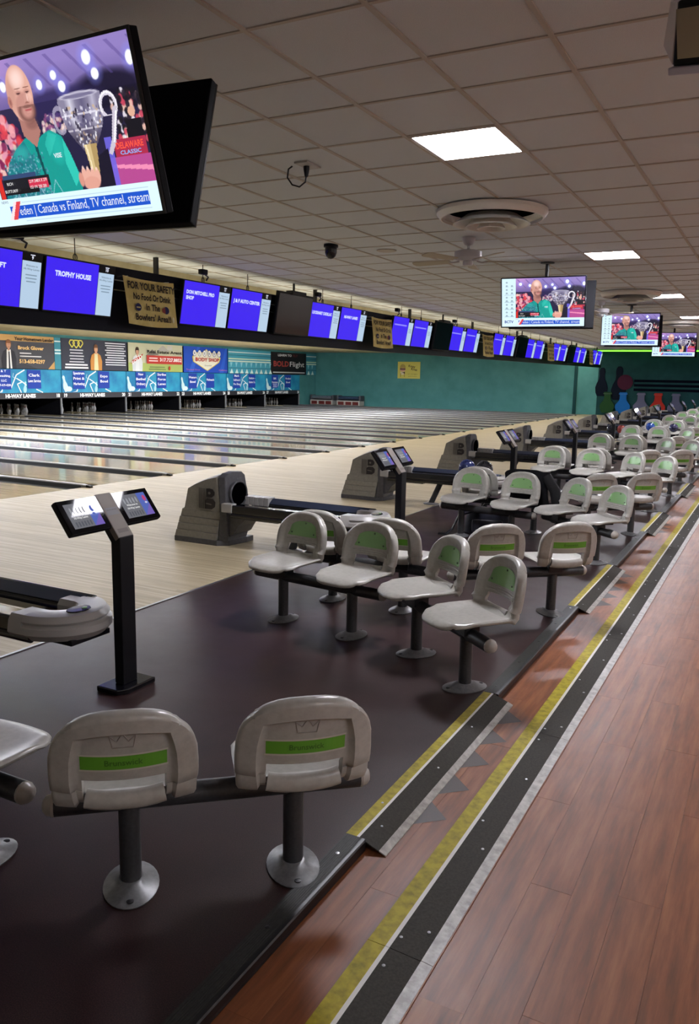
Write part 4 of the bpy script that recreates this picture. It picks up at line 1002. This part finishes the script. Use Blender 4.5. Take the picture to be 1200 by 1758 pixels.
def tv_body(t, front=True):
    MB().box(-TVW / 2, .002, -TVH / 2, TVW / 2, .045, TVH / 2).build('housing', mat('#08080b', .75, spec=.08, name='tv_back'), t, bevel=.006)
    MB().box(-.3, .045, -.2, .3, .075, .12).build('rear_box', mat('#08080b', .75, spec=.08, name='tv_back'), t, bevel=.01)
    m = MB(); b = .012
    for q in ((-TVW / 2, -TVH / 2, -TVW / 2 + b, TVH / 2), (TVW / 2 - b, -TVH / 2, TVW / 2, TVH / 2), (-TVW / 2 + b, -TVH / 2, TVW / 2 - b, -TVH / 2 + b), (-TVW / 2 + b, TVH / 2 - b, TVW / 2 - b, TVH / 2)):
        m.box(q[0], -.006, q[1], q[2], .003, q[3])
    m.build('bezel', M_BLACKG, t)
def tv(loc, yaw, tilt, lab, group, lit=True, sc=1.):
    global ME_TV
    t = thing('television', lab, 'television', loc, group=group); t.rotation_euler = (math.radians(tilt), 0, math.radians(yaw)); t.scale = (sc,) * 3
    tv_body(t)
    if lit:
        if ME_TV is None: ME_TV = tv_mesh()
        sp = put(ME_TV, 'screen_picture', t)
        w, h_ = TVW - .024, TVH - .024
        s = Sign((-w / 2, -.001, -h_ / 2), (1, 0, 0), (0, 0, 1), .0006, em=1.)
        s.text('eden | Canada vs Finland, TV channel, stream', w * .945, h_ * .065, .036, '#eef4ff', 'r', width=w * .685)
        s.text('DELAWARE', w * .907, h_ * .385, .022, '#ff5a48', bold=.03, width=w * .13).text('CLASSIC', w * .907, h_ * .35, .014, '#8fb8ff', bold=.02, width=w * .1)
        s.text('VISE', w * .545, h_ * .39, .017, '#f2f6ff', bold=.02).text('BCTV', w * .09, h_ * .075, .034, '#3a4a9a', bold=.03, width=w * .11).text('NEWS', w * .19, h_ * .15, .011, '#5a6478')
        s.text('219 248', w * .385, h_ * .262, .012, '#ffffff', width=w * .05).text('X X 279', w * .435, h_ * .262, .012, '#ffffff', width=w * .045).text('153 191 200 200', w * .405, h_ * .225, .012, '#ffffff', width=w * .09)
        s.text('RICH', w * .25, h_ * .262, .012, '#ffffff').text('BUTTURFF', w * .25, h_ * .215, .012, '#ffffff')
        s.flush(sp, 'lettering')
    else:
        MB().box(-TVW / 2 + .012, -.001, -TVH / 2 + .012, TVW / 2 - .012, .001, TVH / 2 - .012).build('screen', mat('#05050a', .15, name='dark_glass2'), t)
    return t
def mount(x, y, z, lab):
    t = thing('ceiling_mount', lab, 'mount', (x, y, ZC), group='television mounts')
    MB().lathe([(.09, 0), (.09, -.012), (.03, -.02)], 16).build('ceiling_plate', M_BLACKM, t)
    MB().tube([(0, 0, -.01), (0, 0, z - ZC)], .025, 10).build('pole', M_BLACKM, t)
    MB().box(-.2, -.03, z - ZC - .03, .2, .03, z - ZC + .03).build('cross_bar', M_BLACKM, t)
TVS = [((-2.79, 2.535, 2.552), -.65, 16.7, 1.025, 'large and nearest'), ((-2.783 * 1.019, 10.436 * 1.019, 1.6096 + (2.59 - 1.6096) * 1.019), 2.95, 12, 1.0, 'second'), ((-2.704 * 1.019, 16.657 * 1.019, 1.6096 + (2.615 - 1.6096) * 1.019), 7.3, 14, 1.0, 'third'), ((-2.599 * 1.019, 22.999 * 1.019, 1.6096 + (2.601 - 1.6096) * 1.019), 10, 12, 1., 'farthest')]
for q, (l, yw, tl, sc, nm) in enumerate(TVS):
    tv(l, yw, tl, f'lit television of a man with a trophy, {nm} along the ceiling', 'lit televisions', True, sc)
    n = Vector((math.sin(math.radians(yw)), -math.cos(math.radians(yw)), 0))
    dy = .25 if q == 0 else .3
    dy += .1 if q == 0 else .05; lb = (l[0] + (-.05 if q == 0 else .055) - n.x * dy, l[1] - n.y * dy, l[2] - .012)
    tv(lb, yw + 7 + 180, tl if q == 0 else 14, f'black television turned away behind the {nm.split()[-1]} lit one', 'televisions turned away', False, sc)
    ox = -.62 if q == 0 else 0.
    mount(l[0] + ox - n.x * dy / 2, l[1] - n.y * dy / 2, l[2] + .1, f'black ceiling pole carrying the {nm.split()[-1]} pair of televisions')

# =================================================================== CEILING FIXTURES
def diffuser(x, y, lab):
    t = thing('air_diffuser', lab, 'vent', (x, y, ZC - .008), group='round air diffusers')
    wm = mat('#cfcbc3', .35, .1, name='diffuser_metal')
    MB().lathe([(.5, 0), (.5, -.03), (.47, -.07), (.455, -.075), (.45, -.05), (.40, -.0)], 40).build('outer_ring', wm, t, smooth=30)
    for r, z in ((.35, -.115), (.235, -.14), (.13, -.155)): MB().lathe([(r * .66, z + .075), (r * .9, z + .02), (r * .98, z), (r, z - .006), (r * .95, z - .004), (r * .86, z + .02), (r * .62, z + .07)], 36).build('cone_ring', wm, t, smooth=30)
    MB().lathe([(.001, -.13), (.05, -.13), (.06, -.12), (.06, -.01)], 24).build('centre_cap', wm, t, smooth=30)
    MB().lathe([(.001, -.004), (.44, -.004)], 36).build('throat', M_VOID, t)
diffuser(-2.47, 7.35, 'round stepped air diffuser nearest the camera, beyond the bright panel'); diffuser(-2.42, 14.75, 'round stepped air diffuser beside the second television, right of the far fan')
diffuser(-2.36, 22.0, 'round stepped air diffuser above the farthest television')
def fan(x, y, a0, lab):
    t = thing('ceiling_fan', lab, 'fan', (x, y, ZC), group='ceiling fans')
    wm = mat('#b5b3b8', .4, name='fan_white')
    MB().lathe([(.001, 0), (.075, 0), (.07, -.03), (.045, -.075), (.02, -.085)], 20).build('canopy', wm, t, smooth=40)
    MB().tube([(0, 0, -.08), (0, 0, -.16)], .014, 10).build('rod', wm, t)
    MB().lathe([(.02, -.13), (.11, -.135), (.15, -.15), (.15, -.215), (.12, -.235), (.05, -.245)], 28).build('motor', wm, t, smooth=35)
    MB().lathe([(.05, -.24), (.055, -.25), (.055, -.285), (.045, -.295), (.001, -.296)], 20).build('switch_cup', wm, t, smooth=40)
    for k in range(5):
        a = a0 + k * 2 * PI / 5; Mr = Matrix.Rotation(a, 4, 'Z')
        MB().tube([Mr @ Vector((.1, 0, -.245)), Mr @ Vector((.16, .02, -.255)), Mr @ Vector((.22, 0, -.245))], .01, 6).build('blade_iron', wm, t)
        Mb = Mr @ Matrix.Translation((0, 0, -.243)) @ Matrix.Rotation(.2, 4, 'X')
        pts = [(.2, -.045), (.62, -.065), (.66, -.05), (.675, 0), (.66, .05), (.62, .065), (.2, .045)]
        MB().prism(pts, lambda X, Y: Mb @ Vector((X, Y, -.004)), lambda X, Y: Mb @ Vector((X, Y, .004))).build('blade', mat('#aaa08c', .5, name='fan_blade'), t)
fan(-3.157, 8.659, .55, 'pale five-blade ceiling fan just past the nearest air diffuser'); fan(-3.19, 16.24, .9, 'pale ceiling fan half hidden behind the second television')
t = thing('dome_camera', 'small black dome security camera on the ceiling', 'camera', (-4.8, 8.524, ZC))
MB().lathe([(.085, 0), (.085, -.03), (.07, -.035)], 20).build('base', M_BLACKP, t, smooth=30)
MB().lathe([(.07, -.03), (.07, -.09), (.055, -.13), (.03, -.155), (.001, -.163)], 20).build('dome', M_BLACKG, t, smooth=40)
t = thing('ceiling_outlet', 'white ceiling outlet plate with a black plug and looped cable', 'outlet', (-3.2, 5.32, ZC), .0)
MB().box(-.055, -.1, -.01, .055, .1, .003).build('plate', M_WHITEP, t, bevel=.003)
MB().lathe([(.022, -.01), (.022, -.03), (.014, -.075), (.008, -.085)], 12, (-.01, .0, 0)).build('plug', M_BLACKP, t)
MB().tube([(-.01, 0, -.07), (-.012, -.01, -.12), (-.05, -.03, -.155), (-.1, -.05, -.14), (-.135, -.06, -.09), (-.13, -.055, -.03), (-.1, -.05, -.012)], .006, 8).build('cable', M_BLACKP, t, smooth=40)
t = thing('ceiling_speaker', 'flat round pale ceiling speaker beyond the dome camera', 'speaker', (-4.38, 9.15, ZC))
MB().lathe([(.12, .003), (.12, -.006), (.1, -.012), (.001, -.012)], 28).build('grille', M_TEE, t, smooth=30)
for q, (x, y, p) in enumerate(((-15., 16.55, 'above the first dark banner'), (-15., 21.1, 'above the striped panel'))):
    t = thing('lane_camera', f'tiny white camera under the cream lane ceiling {p}', 'camera', (x, y, 2.95), group='lane cameras')
    MB().lathe([(.05, 0), (.05, -.02), (.015, -.03), (.015, -.09)], 14).build('stem', M_WHITEP, t); MB().lathe([(.001, -.2), (.04, -.19), (.06, -.14), (.04, -.09), (.001, -.08)], 14).build('body', M_HOODDK, t, smooth=40)
# floodlight near the camera
t = thing('flood_light', 'grey and black floodlight hanging at the top right corner', 'light', (-.285, 3.16, 2.80)); t.rotation_euler = (math.radians(25), math.radians(12), math.radians(-30))
MB().prism([(-.13, -.1), (.13, -.1), (.1, .1), (-.1, .1)], lambda x, z: (x, -.1, z), lambda x, z: (x * .8, .12, z * .8)).build('housing', M_BLACKP, t, bevel=.01)
MB().prism([(-.13, -.095), (-.1, .095), (-.13, .1), (-.165, -.03)], lambda x, z: (x, -.1, z), lambda x, z: (x, .08, z)).build('side_bracket', mat('#d4d2d8', .35, name='bracket_silver'), t, bevel=.004)
MB().box(-.1, -.108, -.075, .1, -.1, .075).build('glass', mat('#b5aa94', .12, .2, name='flood_glass'), t)
MB().box(-.14, -.11, -.125, .14, .02, -.1).build('visor', mat('#c4c2d4', .4, name='visor_silver'), t, bevel=.004)
MB().tube([(0, .02, .08), (.02, .02, .2)], .02, 8).build('stem', M_BLACKM, t)

# =================================================================== FAR WALL
t = thing('led_strip', 'glowing green light strip along the top of the far wall', 'light', (-5.6, YW - .06, ZC - .05))
MB().box(-2.9, -.03, -.03, 6.5, .02, .03).build('channel', M_WHITEP, t); MB().box(-2.9, -.045, -.022, 6.5, -.03, .022).build('tube', mat('#58ff28', emit=5., name='green_glow'), t)
t = thing('wall_poster', 'yellow poster on the teal far wall', 'poster', (-18.68, YW - .02, 1.58))
MB().box(0, 0, 0, 1.33, .018, .9).build('sheet', mat('#d6cc62', .6, name='poster_yellow'), t)
s = Sign((0, 0, 0), (1, 0, 0), (0, 0, 1), .002)
s.ell(.3, .6, .17, .17, '#b09a50', 14).ell(.3, .47, .18, .1, '#d8a48e', 14).rect(.14, .47, .46, .54, '#5a3a40').rect(.18, .2, .44, .36, '#e8dcc0').poly([(.2, .3), (.44, .36), (.44, .24), (.34, .3)], '#3a2a20').line([(.2, .28), (.18, .08)], .04, '#a89040').line([(.4, .28), (.42, .08)], .04, '#a89040')
s.text('Krazy', .84, .6, .12, '#4a3424', bold=.02, rot=-.15, width=.4).text('Kraz', .98, .44, .12, '#4a3424', bold=.02, rot=-.15, width=.36).text("it's designs", .9, .22, .06, '#8a7a34', width=.56).text('and more', .9, .1, .06, '#8a7a34', width=.5); s.flush(t, 'print')
def pin_cutout(x, z, hgt, wd, c, name, lab, grp, yo=0.06, flip=False, dy=-.036):
    pr = [(0, .34), (.12, .46), (.3, .5), (.45, .4), (.6, .24), (.72, .2), (.86, .24), (.95, .2), (1, .1)]
    if flip: pr = [(0, .34), (.1, .42), (.28, .5), (.4, .48), (.6, .26), (.7, .22), (.9, .22), (.96, .26), (1, .24)]
    pts = [(w * wd, q * hgt) for q, w in pr] + [(-w * wd, q * hgt) for q, w in pr[::-1]]
    t = thing(name, lab, 'wall decoration', (x, YW + dy, z), group=grp)
    MB().prism(pts, lambda a, b: (a, 0, b), lambda a, b: (a, -yo, b)).build('panel', mat(c, .6, spec=.08, name='cutout_paint'), t, bevel=.01)
    if flip: MB().box(-.16 * wd / .5 * .9, -yo - .004, hgt * .9, .16 * wd / .5 * .9, -yo, hgt * .94).build('collar', mat(c, .3), t)
    return t
pin_cutout(-7.75, .92, 1.36, .6, '#0a1322', 'pin_silhouette', 'dark navy pin silhouette on the far wall left of the round red disc', None, .02)
pin_cutout(-6.95, .75, 1.6, .7, '#0a1322', 'pin_silhouette', 'dark navy leaning pin silhouette behind the red disc on the far wall', None, .02)
t = thing('wall_disc', 'dull red ball disc on the far wall', 'wall decoration', (-6.66, YW - .06, 1.6))
MB().lathe([(.001, 0), (.36, 0), (.36, .02), (.001, .02)], 28, M=Matrix.Rotation(PI / 2, 4, 'X')).build('disc', mat('#452233', .8, spec=.05, name='dull_red'), t)
t = thing('wall_stripes', 'three dark stripes trailing right of the red disc', 'wall decoration', (-6.25, YW - .05, 1.2))
for q in range(3): MB().box(0, 0, .21 * q, 6.0, .015, .21 * q + .12).build('stripe', mat('#070b18', .8, spec=.05, name='navy_black'), t)
for x, c, n in ((-7.42, '#224426', 'green'), (-6.69, '#1c62a8', 'blue'), (-5.87, '#5d5f77', 'left grey'), (-5.1, '#a02e26', 'red'), (-4.32, '#575a70', 'right grey')):
    pin_cutout(x, .12, 1.0, .7, c, 'pin_decoration', f'large {n} pin shape standing along the far wall', 'coloured pin shapes', .09, True, -.062)

# =================================================================== LOOSE ITEMS
t = thing('backpack', 'black and navy backpack on the floor under the third bay seats', 'bag', (-2.62, 8.12, 0), .3)
m = MB(); m.grid(lambda a, b: ((.24 - .05 * b * b) * math.cos(2 * PI * a) * (1 if b < .98 else .6), (.15 - .03 * b) * math.sin(2 * PI * a) * (1 if b < .98 else .6), .27 * b + .01 * math.sin(14 * a)), 20, 8)
m.lathe([(.001, .275), (.12, .268)], 20, sx=1, sy=.6); m.build('body', m_noise('bag_cloth', '#0c0d16', '#1a1c2c', 20, .7, .3), t, smooth=50)
MB().box(-.16, -.19, .03, .16, -.12, .17).build('front_pocket', mat('#11131f', .6, name='pocket_cloth'), t, bevel=.03)
MB().tube([(-.15, -.1, .24), (-.3, -.16, .2), (-.36, -.2, .06), (-.42, -.24, .015), (-.5, -.22, .012)], .014, 8, flat=(1.5, .6)).build('strap', M_BLACKP, t)
MB().tube([(-.06, 0, .27), (-.04, 0, .31), (.04, 0, .31), (.06, 0, .27)], .01, 8).build('handle', M_BLACKP, t)
t = thing('jacket', 'black jacket hung over a seat back in the third seating bay', 'jacket', (-2.21, 8.36, .0))
def jk(o): return lambda a, b: (-.245 + .49 * a + .03 * math.sin(9 * a + 3 * b) - (.03 * (1 - b)), -.265 + o + .02 * math.sin(13 * a) * (1 - b) + .05 * (2 * a - 1) ** 2 * .9 + (.06 * (1 - b) if o > 0 else 0), .33 + .38 * b - .05 * abs(2 * a - 1) ** 3 * b)
m = MB(); m.grid(jk(-.0), 18, 10); m.grid(jk(-.05), 18, 10)
m.build('body', m_noise('jacket_cloth', '#08080c', '#131318', 14, .85, .2), t, smooth=60, fix=False)
MB().tube([(.2, -.3, .66), (.3, -.32, .52), (.33, -.31, .34), (.31, -.3, .2)], [.05, .055, .05, .045], 10).build('sleeve', mat('#0a0a0e', .85), t, smooth=60)
